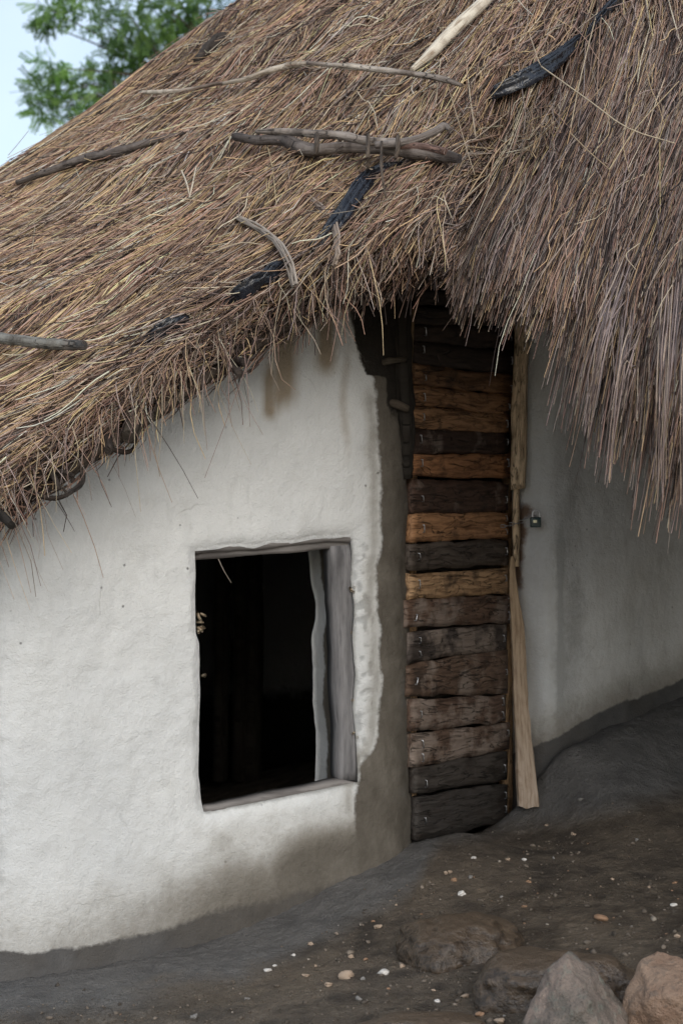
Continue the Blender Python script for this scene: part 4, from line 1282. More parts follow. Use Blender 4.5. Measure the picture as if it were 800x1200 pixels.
# wisps hanging under the left eave and clinging to the wall
hang = [(330, 340, 322, 385, 318, 440), (300, 395, 285, 440, 240, 560), (240, 430, 238, 470, 243, 528), (160, 470, 158, 520, 165, 600), (178, 440, 176, 470, 176, 478), (270, 400, 268, 470, 272, 500),
        (205, 420, 205, 470, 203, 490), (222, 430, 235, 470, 240, 510), (190, 450, 190, 500, 185, 545), (140, 480, 138, 530, 140, 560), (100, 500, 96, 540, 95, 555), (60, 530, 66, 570, 66, 600),
        (45, 530, 40, 570, 30, 600), (40, 550, 44, 590, 44, 600), (350, 330, 345, 370, 352, 395), (385, 320, 375, 350, 385, 365), (415, 300, 420, 330, 445, 350), (380, 360, 396, 375, 412, 396),
        (450, 290, 446, 320, 445, 335), (440, 280, 450, 300, 451, 330), (462, 280, 460, 310, 458, 318), (285, 400, 290, 450, 293, 500), (120, 480, 116, 520, 108, 545), (85, 500, 92, 530, 80, 555), (255, 410, 256, 440, 250, 470),
        (315, 360, 305, 380, 300, 400), (365, 340, 366, 360, 360, 372), (212, 435, 214, 470, 216, 520), (150, 430, 150, 480, 152, 540), (75, 510, 80, 560, 82, 575)]
for k, (x0, y0, x1, y1, x2, y2) in enumerate(hang):
    b = cone_hit(x0, y0)
    Y = b[1] - 0.04
    pa = [P(x0, y0, Y), P(x1, y1, Y - 0.01), P(x2 + 0.0, y2, Y + 0.01)]
    c = [(0.46, 0.38, 0.27), (0.30, 0.20, 0.17), (0.36, 0.27, 0.22), (0.55, 0.46, 0.32)][k % 4]
    mini('straw', pa, [0.0012, 0.0010, 0.0006], c, HUT, 12, 4)
for k in range(130):
    x = random.uniform(-20, 470)
    y = np.interp(x, [p[0] for p in EAVE_PX], [p[1] for p in EAVE_PX]) - random.uniform(-5, 40)
    b = cone_hit(x, y)
    Y = b[1] - random.uniform(0.0, 0.07)
    L = random.uniform(25, 70) * (0.6 if x < 110 else 1)
    dx = random.gauss(-4, 9)
    pa = [P(x, y, Y), P(x + dx * 0.3 + random.gauss(0, 4), y + L * 0.5, Y), P(x + dx, y + L, Y + 0.02)]
    mini('straw', pa, [0.0013, 0.0012, 0.0007], random.choice([(0.46, 0.38, 0.28), (0.28, 0.19, 0.16), (0.34, 0.26, 0.21), (0.20, 0.15, 0.12)]), HUT, 9, 3)
# long clumps hanging at the right
def hang_clump(x0, y0, x1, y1, n, w, Ya):
    for _ in range(n):
        xs_, xe = x0 + random.gauss(0, w), x1 + random.gauss(0, w * 0.7)
        ye = y1 - abs(random.gauss(0, 35))
        Y = Ya + random.gauss(0, 0.02)
        h0_ = cone_hit(xs_ + random.gauss(10, 6), y0 + random.gauss(0, 30))
        pa = [h0_ + np.array([0, 0.03, -0.02]), P(xs_ * 0.55 + xe * 0.45 + random.gauss(0, 2), (y0 + ye) / 2 - 5, Y), P(xe, ye, Y + 0.03)]
        mini('straw', pa, [0.0019, 0.0018, 0.0010], random.choice([(0.28, 0.22, 0.21), (0.38, 0.29, 0.26), (0.16, 0.12, 0.11), (0.46, 0.36, 0.28), (0.09, 0.07, 0.065)]), HUT, 9, 4)
hang_clump(725, 300, 684, 520, 16, 7, 5.13)
hang_clump(738, 320, 714, 575, 10, 5, 5.10)
hang_clump(785, 300, 772, 600, 14, 12, 5.05)
hang_clump(806, 300, 795, 610, 12, 9, 5.03)
hang_clump(745, 400, 728, 490, 6, 5, 5.1)

# ---- bands of split reed arched over the left eave, hanging bark ties
def band(name, pts, w, col, offs, parent, seed):
    pa = smooth_path(on_roof(pts, offs), 16)
    strips = []
    for j in range(4):
        strips.append(pa + np.array([0.004 * (j - 1.5) * w, -0.002 * (j % 2), 0.003 * (j - 1.5) * w]) + 0.002 * rng.normal(0, 1, (16, 3)))
    v, q = tubes(np.array(strips), np.full((4, 16), 0.0040), 5)
    C = np.repeat(np.array([np.array(col) * (0.75 + 0.2 * j) for j in range(4)]), 16 * 5, axis=0)
    return add(name, mesh_np(name, v, q, {'Col': C}), M_STRAW, parent)
band('reed_band', [(253, 250), (285, 258), (318, 278), (338, 305), (345, 335)], 1.0, (0.27, 0.23, 0.19), [0.03, 0.05, 0.06, 0.06, 0.03], HUT, 1)
band('reed_band', [(355, 228), (378, 245), (392, 265), (395, 295), (390, 310)], 1.0, (0.25, 0.20, 0.16), [0.03, 0.05, 0.06, 0.06, 0.03], HUT, 2)
0 and band('reed_band', [(262, 258), (300, 272), (322, 300), (330, 340)], 1.0, (0.20, 0.16, 0.13), [0.02, 0.04, 0.05, 0.03], HUT, 3)
0 and band('reed_band', [(55, 405), (68, 440), (95, 470), (120, 505)], 1.0, (0.13, 0.10, 0.08), [0.02, 0.04, 0.05, 0.03], HUT, 4)

# ---- rafter and purlin ends under the left eave
def rafter(x0, y0, x1, y1, r, dY, col=(0.07, 0.055, 0.045), K=18, bend=0.0):
    b = cone_hit(x1, y1 - 25)
    Y = b[1] + dY
    p1 = P(x1, y1, Y)
    p0 = P(x0, y0, Y + 0.35)
    m = (p0 + p1) / 2 + np.array([bend, 0, -bend])
    return add('rafter', pole_mesh('rafter', [p0, m, p1], [r, r, r * 0.9], int(x1), 10, col, 0.1, K), M_POLE, HUT)
rafter(190, 400, 152, 512, 0.027, 0.12, (0.085, 0.07, 0.055))
rafter(250, 420, 288, 425, 0.014, 0.08)
rafter(240, 400, 282, 438, 0.013, 0.10)
rafter(90, 520, 78, 580, 0.008, 0.05, bend=0.03)
rafter(60, 520, 70, 572, 0.008, 0.08, bend=-0.03)
rafter(-40, 560, 14, 616, 0.013, 0.04, (0.03, 0.025, 0.02))
rafter(120, 470, 128, 528, 0.014, 0.08)
add('eave_purlin', pole_mesh('eave_purlin', [cone_pt(np.array(t), np.array(eave_r(t) - 0.06), np.array(-0.13)) for t in np.linspace(-0.85, -0.27, 9)], [0.02] * 3, 31, 9, (0.10, 0.08, 0.062), 0.1, 40), M_POLE, HUT)
add('eave_purlin', pole_mesh('eave_purlin', [cone_pt(np.array(t), np.array(eave_r(t) - 0.13), np.array(-0.16)) for t in np.linspace(-0.85, -0.15, 9)], [0.018] * 3, 32, 9, (0.06, 0.048, 0.04), 0.1, 40), M_POLE, HUT)
# curled dark bark hanging at the left
for k, pts in enumerate([[(35, 568), (45, 580), (62, 584), (78, 580), (74, 572)], [(50, 555), (70, 552), (86, 558), (84, 566)], [(95, 505), (120, 522), (150, 530), (162, 515)]]):
    b = cone_hit(pts[0][0], pts[0][1] - 25)
    add('bark_curl', pole_mesh('bark_curl', [P(x, y, b[1] + 0.06) for x, y in pts], [0.004, 0.007, 0.006, 0.003], 41 + k, 8, (0.045, 0.034, 0.027), 0, 18), M_POLE, HUT)

# ------------------------------------------------------------------ branches lying on the thatch
def roof_pole(name, label, cat, pts, rad, off, col, seed, group=None, K=40, patch=0.2, cols=None, sides=12):
    me = pole_mesh(name, on_roof(pts, off), rad, seed, sides, col, patch, K, 0.13, cols)
    p = on_roof(pts[:1], 0.0)[0]
    me.transform(Matrix.Translation(-Vector(p)))
    o = add(name, me, M_POLE)
    o.location = Vector(p)
    return tag(o, label, cat, group)
G = 'branches laid on the thatch'
dk = roof_pole('branch', 'thick dark knotted branch, lower of the pair above the black plastic', 'branch',
    [(275, 160), (300, 164), (330, 164), (345, 170), (365, 176), (400, 173), (440, 173), (480, 178), (515, 182), (538, 186)], [0.012, 0.016, 0.019, 0.023, 0.020, 0.019, 0.019, 0.021, 0.020, 0.014],
    0.095, (0.16, 0.14, 0.125), 3, G, cols=[(0.13, 0.11, 0.10)] * 3 + [(0.20, 0.17, 0.15)] * 4 + [(0.09, 0.08, 0.08)])
roof_pole('branch', 'pale peeled branch resting on top of the dark knotted one', 'branch',
    [(300, 154), (330, 154), (370, 157), (400, 159), (430, 165), (460, 166), (475, 168)], [0.006, 0.011, 0.013, 0.015, 0.013, 0.012, 0.010], 0.125, (0.36, 0.31, 0.27), 5, G, patch=0.1)
roof_pole('branch', 'grey branch with a crooked tip curving up at the right end of the pair', 'branch',
    [(440, 170), (465, 168), (485, 164), (505, 156), (520, 148), (527, 152)], [0.012, 0.014, 0.012, 0.013, 0.013, 0.006], 0.135, (0.23, 0.20, 0.18), 7, G)
roof_pole('branch', 'short reddish stick tucked between the grey and dark branch tips', 'branch',
    [(470, 171), (495, 172), (522, 178)], [0.012, 0.012, 0.010], 0.120, (0.27, 0.17, 0.14), 9, G, 16)
for (x0, y0, x1, y1, w) in ((431, 160, 431, 198, 0.006), (447, 168, 452, 232, 0.004), (371, 160, 369, 182, 0.008), (466, 162, 463, 186, 0.007)):
    pa = on_roof([(x0, y0 - 2), (x0, (y0 + y1) / 2), (x1, y1)], [0.15, 0.148, 0.10 if y1 > 190 else 0.13])
    me = pole_mesh('bark_tie', pa, [w, w, w * 0.8], 60 + x0, 8, (0.13, 0.10, 0.075), 0, 12)
    o = add('bark_tie', me, M_POLE, dk)
    o.matrix_parent_inverse = Matrix.Translation(-Vector(dk.location))
roof_pole('branch', 'straight lichen-spotted grey pole jutting in from the left edge above the eave', 'branch',
    [(-60, 388), (0, 396), (50, 402), (99, 405)], [0.014, 0.016, 0.016, 0.015], 0.11, (0.26, 0.25, 0.22), 11, G, patch=0.42, cols=[(0.28, 0.27, 0.24)] * 5 + [(0.05, 0.05, 0.05)])
roof_pole('branch', 'long slim grey branch half sunk in the thatch near the skyline', 'branch',
    [(20, 214), (60, 200), (100, 186), (140, 178), (175, 167), (215, 156)], [0.009, 0.013, 0.017, 0.018, 0.014, 0.007], 0.075, (0.17, 0.145, 0.13), 13, G)
roof_pole('branch', 'dark branch stub by the skyline below the tree', 'branch',
    [(230, 72), (243, 58), (255, 47), (264, 40)], [0.012, 0.022, 0.024, 0.012], 0.06, (0.06, 0.05, 0.042), 15, G, 16)
roof_pole('branch', 'thin pale bleached twig crossing the upper thatch', 'branch',
    [(262, 98), (290, 92), (315, 83), (345, 76), (368, 75)], [0.006, 0.010, 0.012, 0.012, 0.008], 0.09, (0.56, 0.49, 0.40), 17, G, patch=0.0)
roof_pole('branch', 'brown twig with a pale tip, left end of the twig line near the skyline', 'branch',
    [(165, 108), (188, 108), (215, 106), (250, 99), (264, 97)], [0.006, 0.009, 0.008, 0.007, 0.005], 0.08, (0.32, 0.26, 0.20), 18, G, cols=[(0.55, 0.48, 0.38), (0.6, 0.52, 0.42), (0.22, 0.17, 0.14), (0.22, 0.17, 0.14)], patch=0.0)
roof_pole('branch', 'grey weathered twig running to the foot of the white split pole', 'branch',
    [(360, 74), (385, 76), (410, 78), (445, 82), (480, 86), (515, 92), (540, 100)], [0.006, 0.007, 0.011, 0.010, 0.009, 0.010, 0.006], 0.13, (0.34, 0.29, 0.25), 19, G, cols=[(0.25, 0.2, 0.17), (0.62, 0.55, 0.46), (0.36, 0.31, 0.27), (0.26, 0.22, 0.19)], patch=0.0)
# white split pole, flat in section
pa = on_roof([(482, 82), (505, 62), (530, 36), (560, 8), (590, -22)], [0.07, 0.075, 0.08, 0.08, 0.08])
me = pole_mesh('split_pole', pa, [0.008, 0.018, 0.021, 0.021, 0.019], 21, 12, (0.66, 0.60, 0.49), 0.0, 26, 0.06)
me.transform(Matrix.Translation(-Vector(pa[0])))
o = add('split_pole', me, M_PALE); o.location = Vector(pa[0])
tag(o, 'broad cream-white split pole lying up the top of the thatch', 'pole', G)
pa = on_roof([(560, -8), (590, 2), (640, -4)], [0.05, 0.06, 0.05])

# ------------------------------------------------------------------ black plastic sheeting poking out
k_ = NT('black_plastic')
nz = k_.noise(k_.obj(), 26, 3, 0.5, 0.8)
cp = k_.mix(k_.rng(nz, 0.4, 0.7), (0.006, 0.007, 0.010), (0.018, 0.022, 0.032))
M_PLASTIC = k_.fin(cp, 0.20, k_.bump(nz, 0.5, 0.02), 0.6)
def plastic(label, spine, widths, off, seed, folds=5):
    sp = smooth_path(on_roof(spine, off), 40)
    w = np.interp(np.linspace(0, 1, 40), np.linspace(0, 1, len(widths)), widths)
    tg = np.gradient(sp, axis=0)
    tg /= np.linalg.norm(tg, axis=1, keepdims=True)
    nr_ = sp.copy(); nr_[:, 0] -= CX; nr_[:, 1] -= CY; nr_[:, 2] = 0
    nr_ /= np.linalg.norm(nr_, axis=1, keepdims=True)
    nr_ = nr_ * MS + np.array([0, 0, 1.0])
    nr_ /= np.linalg.norm(nr_, axis=1, keepdims=True)
    sd_ = np.cross(tg, nr_)
    sd_ /= np.linalg.norm(sd_, axis=1, keepdims=True)
    nv_ = 26
    u_ = np.linspace(-1, 1, nv_)
    tt_ = np.linspace(0, 1, 40)
    uu_, vv_ = np.meshgrid(u_, tt_)
    wr_ = n2(uu_ * 1.6 + vv_ * 3, vv_ * 4 + seed, 14, 2)
    fold = 0.012 * (0.5 - np.abs(n2(uu_ * 2.4 + wr_, vv_ * 1.4 + seed, 4, 2))) + 0.013 * np.abs(np.sin(uu_ * folds * 1.6 + 2.2 * wr_ + seed)) + 0.004 * n2(uu_ * 5, vv_ * 9 + seed, 8, 2)
    fold *= (0.4 + w / w.max())[:, None]
    vtx = sp[:, None] + sd_[:, None] * (u_[None] * w[:, None] * (1 + 0.2 * n2(tt_ * 6, tt_ * 0 + seed, 5, 2))[:, None])[..., None] + nr_[:, None] * fold[..., None]
    q = grid_quads(40, nv_)
    vtx = vtx - nr_[:, None] * (0.035 * np.abs(u_) ** 3)[None, :, None] - nr_[:, None] * (0.025 * np.abs(2 * tt_ - 1) ** 5)[:, None, None]
    lo = vtx - nr_[:, None] * 0.0015
    p = sp[0]
    n_ = 40 * nv_
    edge = np.concatenate([np.arange(nv_), nv_ - 1 + nv_ * np.arange(1, 40), 39 * nv_ + np.arange(nv_ - 2, -1, -1), nv_ * np.arange(38, 0, -1)])
    e2_ = np.roll(edge, -1)
    me = mesh_np('plastic_sheet', np.vstack([vtx.reshape(-1, 3), lo.reshape(-1, 3)]) - p, np.vstack([q, q[:, ::-1] + n_, np.stack([edge, edge + n_, e2_ + n_, e2_], -1)]))
    o = add('plastic_sheet', me, M_PLASTIC)
    o.location = Vector(p)
    return tag(o, label, 'plastic sheet', 'black plastic showing through the thatch')
plastic('crumpled black plastic in the hollow at the seam of the thatch', [(558, 112), (585, 103), (615, 90), (642, 74), (672, 50), (708, 18)], [0.010, 0.020, 0.030, 0.030, 0.018, 0.010], [0.02, 0.035, 0.04, 0.035, 0.03, 0.02], 2, 4)
plastic('twisted blue-black plastic tied below the pair of branches', [(350, 298), (375, 280), (400, 250), (425, 215), (440, 198), (480, 186)], [0.010, 0.018, 0.030, 0.030, 0.010, 0.009], [0.03, 0.045, 0.06, 0.065, 0.065, 0.05], 5, 4)
plastic('scrap of dark plastic showing at the left eave', [(165, 402), (185, 390), (205, 378), (222, 368)], [0.008, 0.018, 0.018, 0.008], [0.04, 0.05, 0.05, 0.04], 8, 3)

plastic('thin lip of black plastic between the twisted sheet and the left eave scrap', [(262, 350), (290, 336), (318, 318), (338, 304)], [0.007, 0.014, 0.015, 0.008], [0.04, 0.055, 0.055, 0.04], 11, 3)
plastic('narrow dark plastic strip leading to the top edge from the seam hollow', [(684, 44), (702, 22), (722, 0), (738, -22)], [0.008, 0.013, 0.013, 0.010], [0.03, 0.045, 0.045, 0.04], 14, 3)

# ------------------------------------------------------------------ rocks, boulders, pebbles
def mat_rock(name, c0, c1, c2, rough, wetness=0.0, vein=False):
    k = NT(name)
    v = k.obj()
    a = k.noise(v, 9, 6, 0.62)
    b = k.noise(v, 42, 5, 0.65)
    g = k.noise(v, 160, 3, 0.6)
    c = k.mix(k.rng(a, 0.38, 0.62), c0, c1)
    c = k.mix(k.rng(b, 0.52, 0.68, 0, 0.75), c, c2)
    c = k.mix(k.rng(g, 0.55, 0.7, 0, 0.4), c, tuple(x * 0.45 for x in c0))
    if vein:
        w = k.n('ShaderNodeTexWave', Scale=7.0, Distortion=9.0, Detail=3.0)
        w.bands_direction = 'Z'
        k.l(v, w.inputs['Vector'])
        c = k.mix(k.rng(w.outputs['Fac'], 0.86, 1.0, 0, 0.8), c, (0.06, 0.045, 0.035))
    n_ = k.bump(a, 0.8, 0.03)
    n_ = k.bump(b, 0.9, 0.012, n_)
    n_ = k.bump(g, 0.6, 0.003, n_)
    return k.fin(c, k.rng(b, 0.35, 0.7, rough - 0.12, rough + 0.1), n_, 0.35 + 0.2 * wetness)
M_ROCK1 = mat_rock('pink_grey_granite', (0.085, 0.078, 0.066), (0.23, 0.18, 0.15), (0.17, 0.178, 0.148), 0.6)
M_ROCK2 = mat_rock('tan_rock', (0.20, 0.128, 0.088), (0.28, 0.20, 0.145), (0.13, 0.105, 0.085), 0.65)
def mat_boulder():
    k = NT('wet_boulder')
    v = k.obj()
    a = k.noise(v, 8, 5, 0.6)
    b = k.noise(v, 45, 5, 0.65)
    t = k.rng(k.math('ADD', k.attr('mudtop'), k.math('MULTIPLY', k.math('SUBTRACT', a, 0.5), 1.4)), 0.35, 0.75)
    c = k.mix(k.rng(b, 0.4, 0.65), (0.032, 0.023, 0.016), (0.095, 0.068, 0.046))
    c = k.mix(t, c, k.mix(b, (0.058, 0.042, 0.029), (0.125, 0.092, 0.064)))
    n_ = k.bump(a, 0.5, 0.02)
    n_ = k.bump(b, 0.9, 0.010, n_)
    return k.fin(c, k.rng(t, 0, 1, 0.12, 0.28), n_, 0.5)
M_BOULD = mat_boulder()

def hull_rock(name, pts, mat, label, cat, cuts=4, amp=0.010, seed=0, group=None):
    pts = np.array(pts, float)
    base = pts[pts[:, 2].argmin()]
    loc = Vector((pts[:, 0].mean(), pts[:, 1].mean(), pts[:, 2].min()))
    bm = bmesh.new()
    for p in pts:
        bm.verts.new(Vector(p) - loc)
    r = bmesh.ops.convex_hull(bm, input=list(bm.verts))
    bmesh.ops.delete(bm, geom=[g for g in r['geom_interior'] if isinstance(g, bmesh.types.BMVert)], context='VERTS')
    bmesh.ops.bevel(bm, geom=list(bm.edges), offset=0.004, segments=1, affect='EDGES')
    bmesh.ops.triangulate(bm, faces=list(bm.faces))
    for _ in range(4):
        le = [e for e in bm.edges if e.calc_length() > 0.014]
        bmesh.ops.subdivide_edges(bm, edges=le, cuts=1)
        bmesh.ops.triangulate(bm, faces=list(bm.faces))
    bm.normal_update()
    co = np.array([v.co for v in bm.verts])
    d = amp * fbm(co * 13, seed, 4) * 1.6 + amp * 0.7 * fbm(co * 45, seed + 3, 3) - amp * 0.9 * np.maximum(0, 0.25 - np.abs(vn(co * 17, seed + 6)))
    for v, k in zip(bm.verts, d):
        v.co += v.normal * float(k)
    me = bpy.data.meshes.new(name)
    bm.to_mesh(me); bm.free()
    me.polygons.foreach_set('use_smooth', np.ones(len(me.polygons), bool))
    o = add(name, me, mat)
    o.location = loc
    return tag(o, label, cat, group)
Yr = 4.86
gz = float(ground_z(P(672, 1190, Yr)[0], Yr)) - 0.05
def rp_(px, py, Y): return P(px, py, Y)
hull_rock('rock', [rp_(667, 1113, Yr + 0.03), rp_(661, 1117, Yr + 0.0), rp_(693, 1136, Yr + 0.03), rp_(738, 1188, Yr + 0.05), rp_(690, 1172, Yr - 0.085), rp_(632, 1150, Yr + 0.03),
                   rp_(612, 1200, Yr - 0.02), rp_(648, 1215, Yr - 0.11), rp_(715, 1225, Yr - 0.09), rp_(620, 1245, Yr), rp_(742, 1245, Yr), rp_(670, 1250, Yr - 0.12), rp_(650, 1230, Yr + 0.17), rp_(725, 1215, Yr + 0.16), rp_(680, 1128, Yr + 0.10)],
          M_ROCK1, 'pointed pinkish grey rock in front of the dark boulder', 'rock', seed=3)
Yr2 = 4.92
hull_rock('rock', [rp_(770, 1110, Yr2 + 0.05), rp_(750, 1124, Yr2 + 0.02), rp_(790, 1118, Yr2 + 0.03), rp_(733, 1158, Yr2), rp_(727, 1185, Yr2 - 0.02), rp_(728, 1215, Yr2 - 0.04), rp_(835, 1150, Yr2 + 0.02), rp_(850, 1190, Yr2), rp_(800, 1165, Yr2 - 0.1),
                   rp_(760, 1170, Yr2 - 0.09), rp_(850, 1240, Yr2), rp_(740, 1245, Yr2 - 0.03), rp_(800, 1245, Yr2 - 0.1), rp_(780, 1215, Yr2 + 0.18), rp_(840, 1200, Yr2 + 0.15)],
          M_ROCK2, 'orange-tan rock with dark cracks at the right corner of the yard', 'rock', seed=8)

def boulder(px, py, size, label, seed, rotz=0.0, sink=0.4, mat=None):
    g = ground_hit(px, py)
    bm = bmesh.new()
    bmesh.ops.create_icosphere(bm, subdivisions=5, radius=1)
    co = np.array([v.co for v in bm.verts])
    d = 1 + 0.22 * fbm(co * 1.3, seed, 3) * 1.5 + 0.05 * fbm(co * 5, seed + 4, 4) * 1.5 + 0.015 * fbm(co * 18, seed + 9, 2)
    co = np.sign(co) * np.abs(co) ** 0.85 * d[:, None] * np.array(size)
    for v, c in zip(bm.verts, co):
        v.co = Vector(c)
    me = bpy.data.meshes.new('boulder')
    bm.to_mesh(me); bm.free()
    me.polygons.foreach_set('use_smooth', np.ones(len(me.polygons), bool))
    nz_ = np.zeros(len(me.vertices) * 3, np.float32)
    me.vertices.foreach_get('normal', nz_)
    a_ = me.attributes.new('mudtop', 'FLOAT', 'POINT')
    nn_ = nz_.reshape(-1, 3)
    a_.data.foreach_set('value', sstep(0.55, 0.95, nn_[:, 2]).astype(np.float32))
    o = add('boulder', me, mat or M_BOULD)
    o.location = Vector(g) + Vector((0, 0, -size[2] * sink))
    o.rotation_euler = (0, 0, rotz)
    return tag(o, label, 'boulder', 'wet boulders sunk in the mud')
boulder(538, 1112, (0.175, 0.18, 0.105), 'low rounded wet boulder sunk in the mud in front of the door', 2, 0.3, 0.12)
boulder(662, 1165, (0.215, 0.14, 0.125), 'large dark glossy boulder behind the pointed rock', 5, -0.15, 0.12)
boulder(505, 1204, (0.22, 0.09, 0.05), 'flat brown wet boulder at the bottom edge of the photo', 11, 0.1, 0.4)

M_PEB = [mat_plain('white_quartz', (0.55, 0.52, 0.48), (0.72, 0.70, 0.66), 60, 0.5, 0.3, 0.003), mat_plain('buff_stone', (0.34, 0.25, 0.18), (0.48, 0.38, 0.29), 60, 0.7, 0.4, 0.003),
         mat_plain('orange_stone', (0.26, 0.15, 0.09), (0.38, 0.25, 0.16), 60, 0.6, 0.4, 0.003), mat_plain('grey_stone', (0.16, 0.15, 0.14), (0.28, 0.27, 0.25), 60, 0.7, 0.4, 0.003)]
PEB_ME = []
for mi in range(4):
    for sh in range(3):
        bm = bmesh.new()
        bmesh.ops.create_icosphere(bm, subdivisions=2, radius=1)
        for v in bm.verts:
            k = 1 + 1.0 * float(fbm(np.array(v.co) * 1.1 + mi * 7 + sh * 3, 3, 2))
            v.co = v.co * k
            v.co.z *= 0.65
        me = bpy.data.meshes.new('pebble')
        bm.to_mesh(me); bm.free()
        me.materials.append(M_PEB[mi])
        if sh == 2:
            me.polygons.foreach_set('use_smooth', np.ones(len(me.polygons), bool))
        PEB_ME.append(me)
def pebble(px, py, wpx_, mi, label=None):
    g = ground_hit(px, py)
    o = bpy.data.objects.new('pebble', PEB_ME[mi * 3 + random.randrange(3)])
    COL.objects.link(o)
    r = wpx_ / F * g[1] / 2
    o.scale = (r * random.uniform(0.9, 1.1), r * random.uniform(0.8, 1.2), r * random.uniform(0.8, 1.2))
    o.rotation_euler = (random.uniform(-0.3, 0.3), random.uniform(-0.3, 0.3), random.uniform(0, 6.3))
    o.location = Vector(g) + Vector((0, 0, r * 0.15))
    gen = ['small white pebble lying loose on the dark mud', 'small buff pebble lying loose on the dark mud', 'small orange-brown pebble lying loose on the dark mud', 'small grey pebble lying loose on the dark mud']
    grp = ['white pebbles on the mud', 'buff pebbles on the mud', 'orange pebbles on the mud', 'grey pebbles on the mud']
    tag(o, label or gen[mi], 'pebble', grp[mi])
for (x, y, w, mi, lb) in [
    (448, 1141, 13, 0, 'brightest white pebble, on the dark mud left of the low rounded boulder'), (405, 1146, 17, 1, 'broad cream pebble left of the brightest white one'), (385, 1155, 10, 1, None), (471, 1133, 7, 1, None), (411, 1122, 8, 1, None),
    (567, 1158, 11, 2, None), (575, 1178, 15, 1, 'upright cream pebble by the left side of the glossy boulder'), (562, 1190, 12, 2, None), (545, 1168, 9, 1, None), (541, 1048, 9, 0, None), (522, 1024, 6, 1, None), (532, 1032, 7, 2, None),
    (527, 1023, 6, 1, None), (551, 1029, 7, 3, None), (555, 1006, 6, 0, None), (595, 1008, 7, 1, None), (613, 1008, 7, 0, None), (614, 1063, 6, 2, None), (619, 1034, 5, 2, None), (703, 1077, 14, 2, 'flat orange-brown stone on the slope right of the boulders'),
    (671, 978, 8, 1, None), (679, 938, 8, 3, None), (717, 1031, 6, 1, None), (788, 1061, 7, 0, None), (793, 1098, 7, 1, None), (790, 1035, 6, 2, None), (722, 1160, 9, 1, None), (586, 1198, 14, 1, None),
    (313, 1138, 9, 0, None), (344, 1120, 6, 0, None), (364, 1107, 7, 1, None), (359, 1144, 8, 1, None), (371, 1133, 7, 1, None), (290, 1171, 7, 3, None), (227, 1192, 8, 3, None), (322, 1132, 5, 0, None), (442, 1087, 9, 1, None), (437, 1080, 5, 2, None),
    (425, 1148, 6, 3, None), (428, 1125, 6, 2, None), (420, 1172, 9, 3, None), (464, 1061, 4, 1, None), (508, 1161, 5, 1, None), (512, 1174, 6, 0, None), (455, 1160, 6, 2, None), (640, 968, 5, 1, None), (648, 1006, 5, 3, None), (745, 985, 5, 3, None), (760, 1040, 5, 1, None)]:
    pebble(x, y, w, mi, lb)
for _ in range(20):
    x, y = random.uniform(250, 800), random.uniform(1000, 1195)
    if y < np.interp(x, [250, 480, 620, 800], [1110, 1040, 985, 985]):
        continue
    pebble(x, y, 1.8 + random.expovariate(0.9), random.choice([1, 1, 2, 3, 3, 3]))

# crumbs of soil and grit lying on the ground
m_ = NT('soil_crumb')
M_CRUMB = m_.fin(m_.attr('Col', 'Color'), 0.8, None, 0.3)
ico = bmesh.new()
bmesh.ops.create_icosphere(ico, subdivisions=1, radius=1)
iv = np.array([v.co for v in ico.verts]); iq = np.array([[v.index for v in f.verts] for f in ico.faces])
ico.free()
NC = 6500
cx_, cy_ = rng.uniform(-1.0, 1.35, NC), rng.uniform(4.75, 7.2, NC)
bare = 0.55 + 0.6 * n2(cx_ * 3.5, cy_ * 3.5, 77, 3)
cpx, cpy = project(np.stack([cx_, cy_, ground_z(cx_, cy_)], -1))
edge_ = np.interp(cpx, [0, 150, 300, 400, 490, 620, 700, 800], [1180, 1165, 1130, 1085, 1020, 975, 950, 930])
okc = (rng.uniform(0, 1, NC) < bare) & (cpy > edge_ + rng.normal(5, 14, NC))
cx_, cy_ = cx_[okc], cy_[okc]
NC = len(cx_)
sz = np.clip(0.0016 + rng.exponential(0.0016, NC), 0, 0.009)
cz_ = ground_z(cx_, cy_)
cv = iv[None] * (1 + 0.35 * rng.normal(0, 1, (NC, 12, 1)).clip(-1.5, 1.5)) * sz[:, None, None] * np.array([1.1, 1.1, 0.75]) + np.stack([cx_, cy_, cz_ + sz * 0.2], -1)[:, None]
cq = (iq[None] + (np.arange(NC) * 12)[:, None, None]).reshape(-1, 3)
cpal = np.array([(0.07, 0.058, 0.046), (0.12, 0.10, 0.08), (0.18, 0.15, 0.12), (0.26, 0.23, 0.19), (0.20, 0.13, 0.085)])
cc_ = cpal[rng.choice(5, NC, p=[0.40, 0.40, 0.16, 0.02, 0.02])] * rng.uniform(0.8, 1.2, (NC, 1))
add('grit', mesh_np('grit', cv.reshape(-1, 3), cq, {'Col': np.repeat(cc_, 12, axis=0)}, smooth=False), M_CRUMB, None, None, 'stuff')

